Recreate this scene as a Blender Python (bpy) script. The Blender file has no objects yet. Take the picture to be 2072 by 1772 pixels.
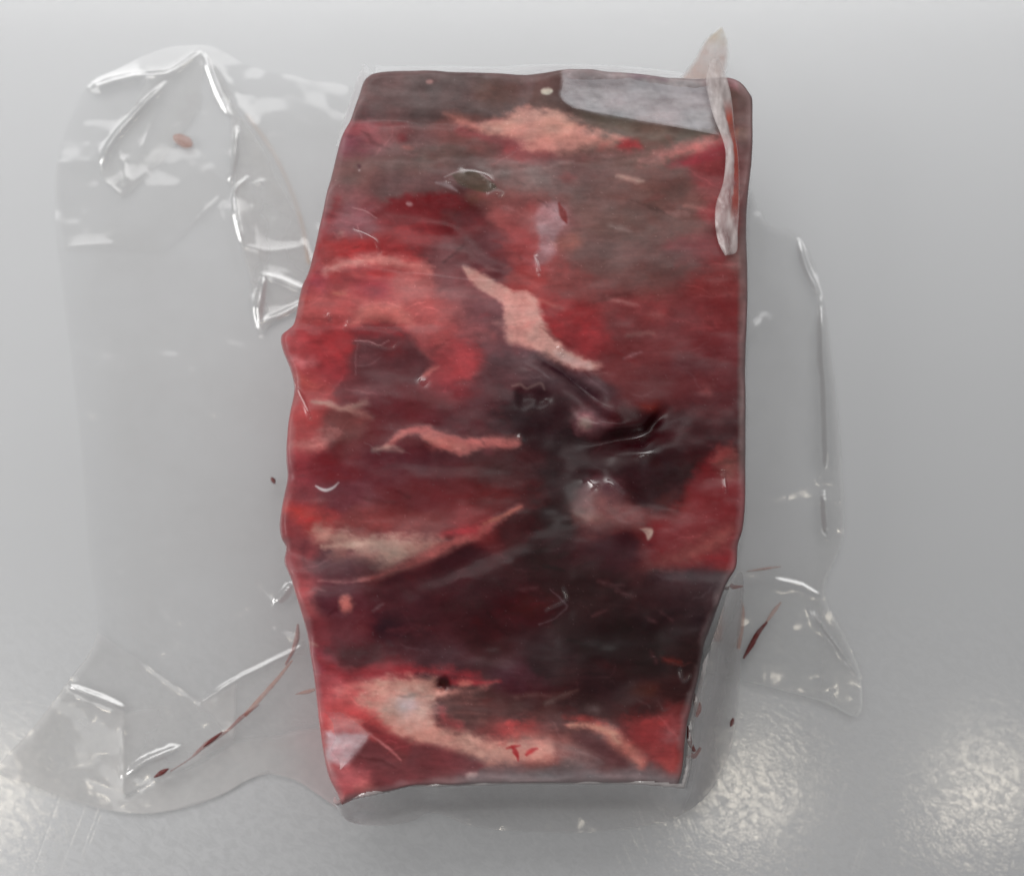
import bpy, math
import numpy as np
from mathutils import Vector

R = math.radians
scene = bpy.context.scene
COL = scene.collection

# ------------------------------------------------------------------ camera
TILT = R(8.0)
DIST = 0.55
FOCAL = 36 * DIST / 0.25
CAM = np.array([0.0, -DIST * math.sin(TILT), DIST * math.cos(TILT)])
cd = bpy.data.cameras.new('camera')
cd.lens = FOCAL
cd.sensor_width = 36
cd.sensor_fit = 'HORIZONTAL'
cd.clip_start = 0.01
cd.clip_end = 50
cam = bpy.data.objects.new('camera', cd)
COL.objects.link(cam)
cam.location = CAM
cam.rotation_euler = (TILT, 0, 0)
cd.dof.use_dof = True
cd.dof.focus_distance = DIST - 0.043
cd.dof.aperture_fstop = 11
scene.camera = cam


def ray(u, v):
    """view direction of a point measured on the photograph (2072 x 1772 units)"""
    x = (u - 1036) / 2072 * 36 / FOCAL
    y = -(v - 886) / 2072 * 36 / FOCAL
    c, s = math.cos(TILT), math.sin(TILT)
    return x, y * c + s, y * s - c


def P(u, v, z=0.0):
    """measured point -> world x, y on the level z"""
    x, y, w = ray(np.asarray(u, float), np.asarray(v, float))
    t = (z - CAM[2]) / w
    return CAM[0] + x * t, CAM[1] + y * t


def mirror_point(u, v, zl):
    """where a lamp at height zl stands when it mirrors in the table at u, v"""
    x, y, w = ray(u, v)
    t = -CAM[2] / w
    px, py = CAM[0] + x * t, CAM[1] + y * t
    k = zl / -w
    return px + x * k, py + y * k, zl


# ------------------------------------------------------------------ world and lamps
world = bpy.data.worlds.new('World')
scene.world = world
world.use_nodes = True
wb = world.node_tree.nodes['Background']
wb.inputs[0].default_value = (0.98, 0.98, 1.0, 1)
wb.inputs[1].default_value = 0.25


def area(name, loc, size, sizey, power, col, target=(0, 0, 0), shape='RECTANGLE', spread=180):
    l = bpy.data.lights.new(name, 'AREA')
    l.shape = shape
    l.size = size
    l.size_y = sizey
    l.energy = power
    l.color = col
    l.spread = R(spread)
    o = bpy.data.objects.new(name, l)
    COL.objects.link(o)
    o.location = loc
    d = Vector(target) - Vector(loc)
    o.rotation_euler = d.to_track_quat('-Z', 'Y').to_euler()
    return o


# a broad cool panel beyond the table, a row of small warm ceiling lamps above it
area('window_light', (0.0, 1.20, 1.8), 2.6, 0.9, 17.5, (1.0, 0.99, 0.98))
area('side_light', (-0.80, -0.35, 1.9), 0.6, 0.6, 1.3, (1.0, 0.99, 0.97))
area('left_fill_light', (-1.8, -0.05, 1.55), 1.0, 0.9, 19.0, (1.0, 0.98, 0.96))  # unseen fill lamp, added to light the meat from the left
for lu in (-15, 1512, 1990):
    area('ceiling_lamp', mirror_point(lu, 1600, 2.0), 0.08, 0.08, 0.16, (1.0, 0.90, 0.74), shape='DISK',
         target=(mirror_point(lu, 1600, 2.0)[0], mirror_point(lu, 1600, 2.0)[1], 0))

vs = scene.view_settings
vs.view_transform = 'Standard'
vs.look = 'None'
vs.exposure = 0.08
vs.gamma = 1.0
vs.use_curve_mapping = False
scene.cycles.max_bounces = 6
scene.cycles.diffuse_bounces = 3
scene.cycles.glossy_bounces = 3
scene.cycles.transparent_max_bounces = 8
scene.cycles.use_adaptive_sampling = True
scene.cycles.adaptive_threshold = 0.02
scene.cycles.caustics_reflective = False
scene.cycles.caustics_refractive = False
scene.cycles.use_denoising = True

# ------------------------------------------------------------------ numeric tools


def hash2(ix, iy, seed):
    h = (ix.astype(np.int64) * 374761393 + iy.astype(np.int64) * 668265263 + seed * 974634777) & 0xFFFFFFFF
    h = ((h ^ (h >> 13)) * 1274126177) & 0xFFFFFFFF
    h = h ^ (h >> 16)
    return (h & 0xFFFFFF) / float(0xFFFFFF)


def vnoise(x, y, seed=0):
    ix, iy = np.floor(x), np.floor(y)
    fx, fy = x - ix, y - iy
    fx = fx * fx * fx * (fx * (fx * 6 - 15) + 10)
    fy = fy * fy * fy * (fy * (fy * 6 - 15) + 10)
    a = hash2(ix, iy, seed); b = hash2(ix + 1, iy, seed)
    c = hash2(ix, iy + 1, seed); d = hash2(ix + 1, iy + 1, seed)
    return (a + (b - a) * fx) * (1 - fy) + (c + (d - c) * fx) * fy - 0.5


def fbm(x, y, seed=0, octv=4, gain=0.5):
    s = np.zeros_like(x); a = 1.0; f = 1.0; n = 0
    for k in range(octv):
        s += a * vnoise(x * f + 17.3 * k, y * f - 9.1 * k, seed + k * 13)
        n += a; a *= gain; f *= 2.03
    return s / n


def smooth(e0, e1, x):
    t = np.clip((x - e0) / (e1 - e0), 0, 1)
    return t * t * (3 - 2 * t)


def spline(pts, n=8):
    """Catmull-Rom through rows of any width"""
    p = np.asarray(pts, float)
    if len(p) < 3:
        return p
    q = np.vstack([2 * p[0] - p[1], p, 2 * p[-1] - p[-2]])
    out = []
    for i in range(1, len(q) - 2):
        for k in range(n):
            t = k / n
            out.append(0.5 * ((2 * q[i]) + (-q[i - 1] + q[i + 1]) * t + (2 * q[i - 1] - 5 * q[i] + 4 * q[i + 1] - q[i + 2]) * t * t
                              + (-q[i - 1] + 3 * q[i] - 3 * q[i + 1] + q[i + 2]) * t ** 3))
    out.append(q[-2])
    return np.array(out)


def seg_dist(x, y, pts):
    """distance to a polyline and the interpolated third column (half width) at the nearest place"""
    best = np.full(x.shape, 1e9); wid = np.zeros(x.shape); along = np.zeros(x.shape)
    L = 0.0
    for a, b in zip(pts[:-1], pts[1:]):
        dx, dy = b[0] - a[0], b[1] - a[1]
        l2 = dx * dx + dy * dy + 1e-9
        t = np.clip(((x - a[0]) * dx + (y - a[1]) * dy) / l2, 0, 1)
        d = np.hypot(x - a[0] - t * dx, y - a[1] - t * dy)
        m = d < best
        best[m] = d[m]
        if len(a) > 2:
            wid[m] = (a[2] + t * (b[2] - a[2]))[m]
        along[m] = (L + t * math.sqrt(l2))[m]
        L += math.sqrt(l2)
    return best, wid, along / max(L, 1e-9)


def poly_sd(x, y, poly):
    """signed distance, negative inside"""
    p = np.asarray(poly, float)
    q = np.vstack([p, p[:1]])
    d, _, _ = seg_dist(x, y, q[:, :2])
    inside = np.zeros(x.shape, bool)
    for a, b in zip(q[:-1], q[1:]):
        if a[1] == b[1]:
            continue
        c = ((a[1] > y) != (b[1] > y)) & (x < (b[0] - a[0]) * (y - a[1]) / (b[1] - a[1]) + a[0])
        inside ^= c
    return np.where(inside, -d, d)


def lin(c):
    c = np.asarray(c, float) / 255.0
    return np.where(c <= 0.04045, c / 12.92, ((c + 0.055) / 1.055) ** 2.4)


# ------------------------------------------------------------------ object tools


def prop(o, label=None, cat=None, group=None, kind=None):
    if label: o['label'] = label
    if cat: o['category'] = cat
    if group: o['group'] = group
    if kind: o['kind'] = kind
    return o


def mesh_obj(name, verts, faces, mat, parent=None, col=None, normals=None, smooth_sh=True):
    me = bpy.data.meshes.new(name)
    verts = np.asarray(verts, np.float32)
    faces = np.asarray(faces, np.int32)
    nf, k = faces.shape
    me.vertices.add(len(verts)); me.vertices.foreach_set('co', verts.ravel())
    me.loops.add(nf * k); me.loops.foreach_set('vertex_index', faces.ravel())
    me.polygons.add(nf)
    me.polygons.foreach_set('loop_start', np.arange(0, nf * k, k, dtype=np.int32))
    me.polygons.foreach_set('loop_total', np.full(nf, k, np.int32))
    me.update(calc_edges=True)
    me.validate()
    if smooth_sh:
        me.polygons.foreach_set('use_smooth', np.ones(len(me.polygons), bool))
    if col is not None:
        for an, arr in col.items():
            at = me.attributes.new(an, 'FLOAT_COLOR', 'POINT')
            c4 = np.ones((len(verts), 4), np.float32); c4[:, :arr.shape[1]] = arr
            at.data.foreach_set('color', c4.ravel())
    if normals is not None:
        me.normals_split_custom_set_from_vertices(normals.tolist())
    me.materials.append(mat)
    o = bpy.data.objects.new(name, me)
    COL.objects.link(o)
    if parent:
        o.parent = parent
    return o


def vert_normals(v, f):
    n = np.zeros_like(v)
    a, b, c = v[f[:, 0]], v[f[:, 1]], v[f[:, 2]]
    fn = np.cross(b - a, c - a)
    if f.shape[1] == 4:
        d = v[f[:, 3]]
        fn = np.cross(c - a, d - b)
    for k in range(f.shape[1]):
        np.add.at(n, f[:, k], fn)
    return n / (np.linalg.norm(n, axis=1, keepdims=True) + 1e-20)


def sub_mesh(v, f, sel):
    ff = f[sel]
    ids, inv = np.unique(ff.ravel(), return_inverse=True)
    return ids, inv.reshape(ff.shape)


# ------------------------------------------------------------------ materials
class NT:
    def __init__(self, name):
        self.m = bpy.data.materials.new(name)
        self.m.use_nodes = True
        self.t = self.m.node_tree
        self.t.nodes.clear()
        self.out = self.t.nodes.new('ShaderNodeOutputMaterial')

    def n(self, typ, **kw):
        nd = self.t.nodes.new(typ)
        for k, v in kw.items():
            setattr(nd, k, v)
        return nd

    def put(self, sock, val):
        if isinstance(val, bpy.types.NodeSocket):
            self.t.links.new(val, sock)
        else:
            sock.default_value = val

    def math(self, op, a, b=0.5, clamp=False):
        nd = self.n('ShaderNodeMath', operation=op); nd.use_clamp = clamp
        self.put(nd.inputs[0], a); self.put(nd.inputs[1], b)
        return nd.outputs[0]

    def mapping(self, vec, scale=(1, 1, 1), rot=(0, 0, 0), loc=(0, 0, 0)):
        nd = self.n('ShaderNodeMapping')
        self.put(nd.inputs[0], vec)
        nd.inputs['Location'].default_value = loc
        nd.inputs['Rotation'].default_value = rot
        nd.inputs['Scale'].default_value = scale
        return nd.outputs[0]

    def noise(self, vec, scale, detail=4, rough=0.5, dist=0.0):
        nd = self.n('ShaderNodeTexNoise')
        self.put(nd.inputs['Vector'], vec)
        nd.inputs['Scale'].default_value = scale
        nd.inputs['Detail'].default_value = detail
        nd.inputs['Roughness'].default_value = rough
        nd.inputs['Distortion'].default_value = dist
        return nd.outputs[0]

    def ramp(self, fac, stops):
        nd = self.n('ShaderNodeValToRGB')
        self.put(nd.inputs[0], fac)
        e = nd.color_ramp.elements
        while len(e) < len(stops):
            e.new(0.5)
        for el, (p, c) in zip(e, stops):
            el.position = p
            el.color = (c, c, c, 1) if not hasattr(c, '__len__') else (*c, 1)
        return nd.outputs[0]

    def bump(self, h, strength=0.3, dist=0.001, normal=None):
        nd = self.n('ShaderNodeBump')
        nd.inputs['Strength'].default_value = strength
        nd.inputs['Distance'].default_value = dist
        self.put(nd.inputs['Height'], h)
        if normal is not None:
            self.put(nd.inputs['Normal'], normal)
        return nd.outputs[0]

    def mixs(self, fac, a, b):
        nd = self.n('ShaderNodeMixShader')
        self.put(nd.inputs[0], fac); self.put(nd.inputs[1], a); self.put(nd.inputs[2], b)
        return nd.outputs[0]

    def done(self, s):
        self.t.links.new(s, self.out.inputs[0])
        return self.m


def mat_steel():
    t = NT('brushed_steel')
    co = t.n('ShaderNodeTexCoord').outputs['Object']
    warp = t.noise(co, 14, 2)
    # long thin scratches in several directions
    lines = None
    for i, (ang, sc, th) in enumerate(((0.06, 5.0, 0.006), (0.35, 6.0, 0.008), (-1.25, 6.0, 0.008), (1.9, 7.0, 0.007),
                                       (-0.5, 8.0, 0.007), (1.15, 6.5, 0.008))):
        mp = t.mapping(t.mapping(co, (1, 1, 1), (0, 0, ang)), (sc, sc * 26, 1), (0, 0, 0), (i * 3.7, i * 1.3, i))
        n1 = t.noise(mp, 1.0, 1.5, 0.5, 0.25)
        d = t.math('ABSOLUTE', t.math('SUBTRACT', n1, 0.5))
        l = t.math('SUBTRACT', 1.0, t.math('DIVIDE', d, th), clamp=True)
        gate = t.ramp(t.noise(t.mapping(co, (1, 1, 1), (0, 0, 0), (i * 5.1, 2.0, 0)), 26, 2), ((0.54, 0.0), (0.68, 1.0)))
        l = t.math('MULTIPLY', l, gate)
        lines = l if lines is None else t.math('MAXIMUM', lines, l)
    sepc = t.n('ShaderNodeSeparateXYZ'); t.put(sepc.inputs[0], co)
    wear = t.ramp(t.math('ADD', t.math('MULTIPLY', sepc.outputs[1], -4.0), 0.45), ((0.58, 0.0), (0.85, 1.0)))
    lines = t.math('MULTIPLY', lines, wear)
    grain = t.noise(t.mapping(co, (60, 700, 1)), 1.0, 3, 0.6)
    crackle = t.noise(t.mapping(co, (1, 1.6, 1), (0, 0, 0.4)), 330, 5, 0.65, 0.6)
    h = t.math('ADD', t.math('MULTIPLY', grain, 0.02), t.math('ADD', t.math('MULTIPLY', crackle, 0.55), t.math('MULTIPLY', lines, -0.5)))
    b = t.bump(h, 0.07, 0.0003)
    cloud = t.noise(t.mapping(co, (1, 2.2, 1)), 9, 3)
    b2 = t.bump(t.math('ADD', t.math('MULTIPLY', t.noise(t.mapping(t.mapping(co, (1, 1, 1), (0, 0, 0.5)), (1, 1.9, 1)), 420, 3, 0.6, 1.2), 1.0), t.math('MULTIPLY', lines, -0.6)), 0.045, 0.0003)
    def metal(rough, col):
        p = t.n('ShaderNodeBsdfPrincipled')
        p.inputs['Metallic'].default_value = 1.0
        p.inputs['Base Color'].default_value = col
        p.inputs['Roughness'].default_value = rough
        t.put(p.inputs['Normal'], b)
        return p
    a = metal(0.50, (0.69, 0.70, 0.71, 1))
    t.put(a.inputs['Roughness'], t.math('ADD', t.math('MULTIPLY', cloud, 0.10), 0.40))
    s = metal(0.10, (0.74, 0.745, 0.745, 1))
    t.put(s.inputs['Normal'], b2)
    d = t.n('ShaderNodeBsdfDiffuse')
    d.inputs[0].default_value = (0.42, 0.427, 0.435, 1)
    worn = t.ramp(t.noise(t.mapping(t.mapping(co, (1, 1, 1), (0, 0, 0.6)), (1, 1.7, 1)), 330, 4, 0.68, 0.8), ((0.40, 0.12), (0.60, 1.0)))
    worn = t.math('ADD', 0.62, t.math('MULTIPLY', t.math('SUBTRACT', worn, 0.62), wear))
    share = t.math('MULTIPLY', worn, t.math('SUBTRACT', 0.20, t.math('MULTIPLY', lines, 0.16)), clamp=True)
    mix = t.mixs(share, a.outputs[0], s.outputs[0])
    mix = t.mixs(0.25, mix, d.outputs[0])
    return t.done(mix)


def mat_meat():
    t = NT('frozen_meat')
    at = t.n('ShaderNodeAttribute', attribute_name='tint').outputs['Color']
    gl = t.n('ShaderNodeAttribute', attribute_name='gloss').outputs['Color']
    sep = t.n('ShaderNodeSeparateColor'); t.put(sep.inputs[0], gl)
    co = t.n('ShaderNodeTexCoord').outputs['Object']
    fib = t.noise(t.mapping(t.mapping(co, (1, 1, 1), (0, 0, 0.12)), (420, 800, 400)), 1.0, 4, 0.6, 0.8)
    spk = t.noise(co, 1500, 3, 0.6)
    fac = t.math('ADD', t.math('MULTIPLY', t.math('SUBTRACT', fib, 0.5), 0.16), t.math('MULTIPLY', t.math('SUBTRACT', spk, 0.5), 0.12))
    hsv = t.n('ShaderNodeHueSaturation')
    t.put(hsv.inputs['Color'], at)
    t.put(hsv.inputs['Value'], t.math('ADD', 1.0, fac))
    p = t.n('ShaderNodeBsdfPrincipled')
    t.put(p.inputs['Base Color'], hsv.outputs[0])
    p.inputs['Roughness'].default_value = 0.55
    p.inputs['Specular IOR Level'].default_value = 0.0
    p.inputs['Subsurface Weight'].default_value = 0.0
    h = t.math('ADD', t.math('MULTIPLY', fib, 0.6), t.math('MULTIPLY', t.noise(co, 420, 4, 0.55, 0.3), 0.7))
    t.put(p.inputs['Normal'], t.bump(h, 0.12, 0.0004))
    # the film that clings to the meat: a clear glossy coat with its own fine wrinkles
    p.inputs['Coat Weight'].default_value = 1.0
    t.put(p.inputs['Coat IOR'], t.math('ADD', 1.34, t.math('MULTIPLY', sep.outputs[1], 0.6)))
    t.put(p.inputs['Coat Roughness'], sep.outputs[0])
    wr = t.noise(t.mapping(co, (1, 1.3, 1), (0, 0, 0.5)), 190, 3, 0.55, 0.5)
    t.put(p.inputs['Coat Normal'], t.bump(wr, 0.022, 0.0012))
    return t.done(p.outputs[0])


def mat_film(name, haze=0.07, tint=(0.86, 0.85, 0.83), rough=0.07, gain=1.5, wrinkle=0.2, attr=False):
    t = NT(name)
    co = t.n('ShaderNodeTexCoord').outputs['Object']
    wr = t.noise(co, 90, 2, 0.5, 0.4)
    b = t.bump(wr, wrinkle * 0.3, 0.0012)
    tr = t.n('ShaderNodeBsdfTransparent'); tr.inputs[0].default_value = (1, 1, 1, 1)
    df = t.n('ShaderNodeBsdfDiffuse'); df.inputs[0].default_value = (*tint, 1)
    tl = t.n('ShaderNodeBsdfTranslucent'); tl.inputs[0].default_value = (*tint, 1)
    if attr:
        a = t.n('ShaderNodeAttribute', attribute_name='tint')
        t.put(df.inputs[0], a.outputs['Color']); t.put(tl.inputs[0], a.outputs['Color'])
        lay_ = t.n('ShaderNodeAttribute', attribute_name='layers')
        sepl = t.n('ShaderNodeSeparateColor'); t.put(sepl.inputs[0], lay_.outputs['Color'])
        hz = t.math('MULTIPLY', a.outputs['Alpha'], t.math('ADD', 0.8, t.math('MULTIPLY', t.noise(co, 260, 4), 0.4)), clamp=True)
    else:
        hz = haze
    mm = t.mixs(0.12, df.outputs[0], tl.outputs[0])
    base = t.mixs(hz, tr.outputs[0], mm)
    g = t.n('ShaderNodeBsdfGlossy'); g.inputs['Roughness'].default_value = rough
    g.inputs['Color'].default_value = (1, 1, 1, 1)
    t.put(g.inputs['Normal'], b)
    lw = t.n('ShaderNodeLayerWeight'); lw.inputs[0].default_value = 0.5
    # Schlick: 0.04 + 0.96 * facing^5, both faces of the film together
    f5 = t.math('POWER', lw.outputs['Facing'], 5.0)
    fr = t.math('MULTIPLY', t.math('ADD', 0.042, t.math('MULTIPLY', f5, 0.9)), gain, clamp=True)
    if attr:
        fr = t.math('MULTIPLY', fr, t.math('ADD', 1.0, t.math('MULTIPLY', sepl.outputs[0], 3.2)), clamp=True)
    return t.done(t.mixs(fr, base, g.outputs[0]))


def mat_blood(name, col, alpha, rough=0.3):
    t = NT(name)
    co = t.n('ShaderNodeTexCoord').outputs['Object']
    p = t.n('ShaderNodeBsdfPrincipled')
    p.inputs['Base Color'].default_value = (*lin(col), 1)
    p.inputs['Roughness'].default_value = rough
    nz = t.noise(co, 500, 4, 0.6)
    t.put(p.inputs['Alpha'], t.math('MULTIPLY', t.math('ADD', 0.55, t.math('MULTIPLY', nz, 0.9)), alpha, clamp=True))
    return t.done(p.outputs[0])


STEEL = mat_steel()
MEAT = mat_meat()
FILM = mat_film('clear_film', 0.0, attr=True, rough=0.10, gain=1.25)

# ------------------------------------------------------------------ table
ts = 1.6
prop(mesh_obj('steel_table_surface', [(-ts, -ts, 0), (ts, -ts, 0), (ts, ts, 0), (-ts, ts, 0)], [(0, 1, 2, 3)], STEEL),
     'scratched brushed stainless steel work table under the bag', 'table', kind='structure')

exec_parts = []
# ------------------------------------------------------------------ meat: outline
ZM = 0.042            # level on which the block was measured
H = 0.045
PX = 0.25 / 2072 * (DIST - ZM) / DIST   # metres per photo unit on that level
LEFT = [(752, 155), (736, 170), (723, 214), (711, 248), (690, 288), (669, 371), (652, 448), (636, 515), (627, 555), (613, 585), (604, 630),
        (596, 664), (572, 684), (574, 711), (590, 752), (597, 792), (590, 835), (585, 871), (582, 917), (583, 965), (577, 1000), (571, 1034),
        (567, 1065), (571, 1090), (580, 1108), (577, 1135), (583, 1154), (591, 1172), (599, 1200), (608, 1229), (619, 1270), (626, 1311),
        (635, 1366), (641, 1424), (646, 1470), (655, 1534), (664, 1573), (678, 1601), (689, 1627)]
RIGHT = [(1516, 194), (1522, 215), (1520, 326), (1512, 400), (1510, 469), (1511, 586), (1507, 748), (1507, 911), (1507, 978), (1505, 1031),
         (1501, 1071), (1492, 1104), (1488, 1147), (1470, 1179), (1456, 1214), (1436, 1273), (1424, 1307), (1413, 1370), (1400, 1429),
         (1391, 1470), (1386, 1526), (1382, 1560), (1374, 1592)]
TOP = [(752, 155), (775, 149), (821, 146), (900, 149), (1000, 152), (1062, 153), (1094, 150), (1151, 146), (1265, 150), (1351, 163), (1420, 163),
       (1470, 160), (1498, 172), (1516, 194)]
BOTTOM = [(689, 1627), (721, 1614), (788, 1600), (834, 1589), (890, 1588), (1062, 1584), (1171, 1584), (1279, 1584), (1332, 1588), (1374, 1592)]


def resample(pts, n, nsp=6):
    p = spline(pts, nsp)[:, :2]
    s = np.concatenate([[0], np.cumsum(np.hypot(*np.diff(p, axis=0).T))])
    t = np.linspace(0, s[-1], n)
    return np.stack([np.interp(t, s, p[:, 0]), np.interp(t, s, p[:, 1])], 1)


NA, NB = 400, 640
cl, cr = resample(LEFT, NB), resample(RIGHT, NB)
ct, cb = resample(TOP, NA), resample(BOTTOM, NA)
a = np.linspace(0, 1, NA)[None, :, None]
b = np.linspace(0, 1, NB)[:, None, None]
UV = ((1 - a) * cl[:, None] + a * cr[:, None] + (1 - b) * ct[None] + b * cb[None]
      - ((1 - a) * (1 - b) * ct[0] + a * (1 - b) * ct[-1] + (1 - a) * b * cb[0] + a * b * cb[-1]))
U, V = UV[..., 0].copy(), UV[..., 1].copy()
outline = np.vstack([ct, cr[1:], cb[::-1][1:], cl[::-1][1:-1]])
od = outline[::6]
edge, _, _ = seg_dist(U, V, np.vstack([od, od[:1]]))
edge[0] = edge[-1] = 0; edge[:, 0] = edge[:, -1] = 0

# warped coordinates give every painted border a torn, fleshy course
WU = U + 16 * fbm(U / 70, V / 45, 1, 4) + 12 * fbm(U / 18, V / 14, 2, 4, 0.6)
WV = V + 14 * fbm(U / 80, V / 50, 5, 4) + 10 * fbm(U / 20, V / 14, 6, 4, 0.6)

# ------------------------------------------------------------------ meat: colour of the flesh, with the film's grey sheen painted in towards the top
SAMPLES = '''
770 185 108 84 80;850 200 108 84 80;950 185 106 80 75;1050 180 108 78 72;1110 175 108 84 80;1090 215 100 72 66;860 235 104 78 74
730 262 160 82 88;800 262 140 84 84;900 268 128 84 80;720 300 132 78 86;850 305 126 84 82;950 300 126 84 80;1060 320 150 84 84
720 350 128 88 84;850 350 116 84 80;950 335 108 78 75;1050 350 120 92 88;1200 345 116 84 78;1330 300 114 90 82;1250 250 116 100 92;1390 275 110 92 84
700 420 140 92 92;800 380 110 80 78;870 380 112 80 78;1010 400 134 78 74;1100 390 130 84 80;1200 400 112 80 74;1350 380 112 76 70;1440 350 142 58 60
680 460 150 72 78;740 450 140 68 72;830 440 112 38 40;930 440 84 38 40;960 480 100 50 52;1040 450 152 76 74;1100 440 146 96 96;1230 450 112 80 74;1400 440 124 76 70;1460 440 140 60 60
660 515 162 48 48;770 505 152 46 48;900 505 112 62 64;1000 500 108 56 58;1060 520 164 68 68;1200 520 110 76 72;1350 520 104 66 62;1440 510 132 54 56;1490 520 120 70 66
640 560 176 62 62;740 585 160 56 60;840 585 176 84 82;920 580 130 76 78;1000 545 104 52 56;1060 570 158 62 60;1160 580 130 62 60;1300 580 116 66 62;1440 580 126 48 48
620 640 188 78 76;740 640 184 82 80;860 640 186 90 88;960 620 134 76 78;1020 670 110 66 70;1140 650 160 44 46;1280 640 124 52 52;1440 640 124 42 44
600 700 182 66 70;690 700 166 46 50;780 690 148 40 44;880 690 180 80 80;980 690 128 72 76;1180 690 146 44 48;1300 700 118 50 52;1440 700 112 42 46
610 760 170 62 64;670 750 158 50 56;740 745 110 54 58;830 745 84 46 50;930 735 172 60 64;1020 740 108 64 68;1090 750 92 66 70;1250 760 112 48 50;1420 760 96 44 47
640 800 168 62 62;720 800 118 54 58;800 800 98 40 46;900 790 118 40 46;990 790 82 46 50;1080 830 56 34 38;1210 800 70 46 50;1300 800 92 44 46;1440 830 78 38 41
605 860 176 66 66;700 860 120 62 60;800 860 92 38 42;900 850 78 34 40;990 860 72 36 40;1080 870 46 28 30;1150 900 40 26 28;1290 870 48 24 26;1400 890 54 30 33;1470 870 66 40 42
600 960 150 46 54;680 950 118 36 42;780 950 92 38 44;880 940 76 38 42;980 950 74 40 42;1060 940 64 38 40;1140 960 40 24 26;1240 920 46 30 32;1340 960 38 22 25;1420 950 58 28 30
590 1010 146 56 60;700 1010 106 40 48;850 1015 96 38 42;980 1005 84 32 34;1080 1000 70 34 36;1130 1040 34 22 22;1210 1010 96 54 60;1310 1000 46 26 28;1400 1020 104 34 34;1480 1000 148 38 42
580 1060 146 52 56;640 1045 176 58 56;740 1050 128 52 52;850 1055 118 46 46;960 1060 128 46 48;1050 1070 56 30 32;1220 1060 98 52 52;1310 1060 108 44 44;1420 1060 134 52 50
600 1120 146 66 70;690 1135 92 50 56;770 1145 96 54 56;940 1130 60 32 36;1100 1110 38 22 24;1250 1110 50 28 32;1330 1110 110 52 52;1450 1110 148 48 46
615 1220 168 80 82;680 1215 86 42 50;800 1200 66 35 40;1000 1200 48 28 30;1200 1190 40 25 26;1350 1190 45 28 30;1420 1185 54 42 44
640 1280 128 50 56;700 1275 96 42 48;800 1280 56 30 34;1000 1280 46 26 28;1200 1270 34 20 21;1380 1270 43 29 31
640 1340 158 60 72;720 1330 78 40 44;900 1335 64 40 44;1100 1340 42 28 30;1300 1330 31 19 20;1400 1330 39 27 27
660 1380 170 70 76;760 1375 160 44 52;1060 1370 66 38 44;1200 1385 46 30 32;1380 1400 46 30 30;700 1430 196 72 74;740 1470 190 74 74;960 1430 84 54 52;1050 1430 72 48 48;1180 1430 60 42 42;1300 1430 56 38 38
1000 1470 120 60 58;1100 1465 90 56 54;1340 1475 144 50 50;1380 1450 96 42 42;760 1530 116 52 54;860 1540 122 56 56;1200 1520 98 62 62;1110 1510 150 90 84;1350 1520 168 62 58;1370 1480 150 60 58
700 1590 184 86 88;800 1570 132 62 64;900 1565 120 66 66;1000 1565 118 90 90;1150 1570 106 92 92;1300 1570 112 88 88;690 1615 190 110 108
'''
S = np.array([[float(x) for x in r.split()] for r in SAMPLES.replace('\n', ';').split(';') if r.strip()])
num = np.zeros(U.shape + (3,)); den = np.zeros(U.shape)
for su, sv, *c in S:
    d2 = (((WU - su) / 1.25) ** 2 + (WV - sv) ** 2) / 30.0 ** 2
    w = 1.0 / (d2 + 0.10) ** 2.6
    num += w[..., None] * np.array(c); den += w
RGB = num / den[..., None]


FEATHER = fbm(U / 20 + V / 60, V / 13 - U / 60, 131, 4, 0.6) * 2
FATMASK = []          # (mask, label) of pieces that become parts


def box(pts, pad):
    p = np.asarray(pts, float)
    return (U > p[:, 0].min() - pad) & (U < p[:, 0].max() + pad) & (V > p[:, 1].min() - pad) & (V < p[:, 1].max() + pad)


def lay(al, c, m, part=None, var=0.10):
    c = np.asarray(c, float)
    if part and 'clot' not in part:
        c = c + np.array((2, 9, 9))
    q = fbm(U[m] / 26, V[m] / 16, int(c.sum()) % 97, 4, 0.6)
    cc = c * (1 + var * 1.5 * q)[:, None]
    al = np.clip(al * (1 + 0.45 * fbm(U[m] / 22, V[m] / 17, 9 + int(c.sum()) % 89, 4, 0.6)), 0, 1)
    RGB[m] = RGB[m] * (1 - al[:, None]) + cc * al[:, None]
    if part:
        full = np.zeros(U.shape); full[m] = al
        for k, (f, l) in enumerate(FATMASK):
            if l == part:
                FATMASK[k] = (np.maximum(f, full), l)
                break
        else:
            FATMASK.append((full, part))


def stroke(pts, c, soft=6, al=1.0, part=None, warp=0.6, var=0.1):
    p = spline(pts, 6)
    m = box(p, 60)
    x = U[m] + warp * (WU[m] - U[m]); y = V[m] + warp * (WV[m] - V[m])
    d, w, _ = seg_dist(x, y, p)
    if soft > 3.5:
        d = d + 0.7 * soft * FEATHER[m]
    lay(al * (1 - smooth(-soft, soft, d - w)), c, m, part, var)


def patch(pts, c, soft=8, al=1.0, part=None, warp=0.8, curve=True, var=0.1):
    p = np.vstack([pts, pts[:1]])
    p = spline(p, 5)[:-1] if curve else np.asarray(pts, float)
    m = box(p, 60)
    x = U[m] + warp * (WU[m] - U[m]); y = V[m] + warp * (WV[m] - V[m])
    sdp = poly_sd(x, y, p)
    if soft > 3.5:
        sdp = sdp + 0.7 * soft * FEATHER[m]
    lay(al * (1 - smooth(-soft, soft, sdp)), c, m, part, var)


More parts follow.
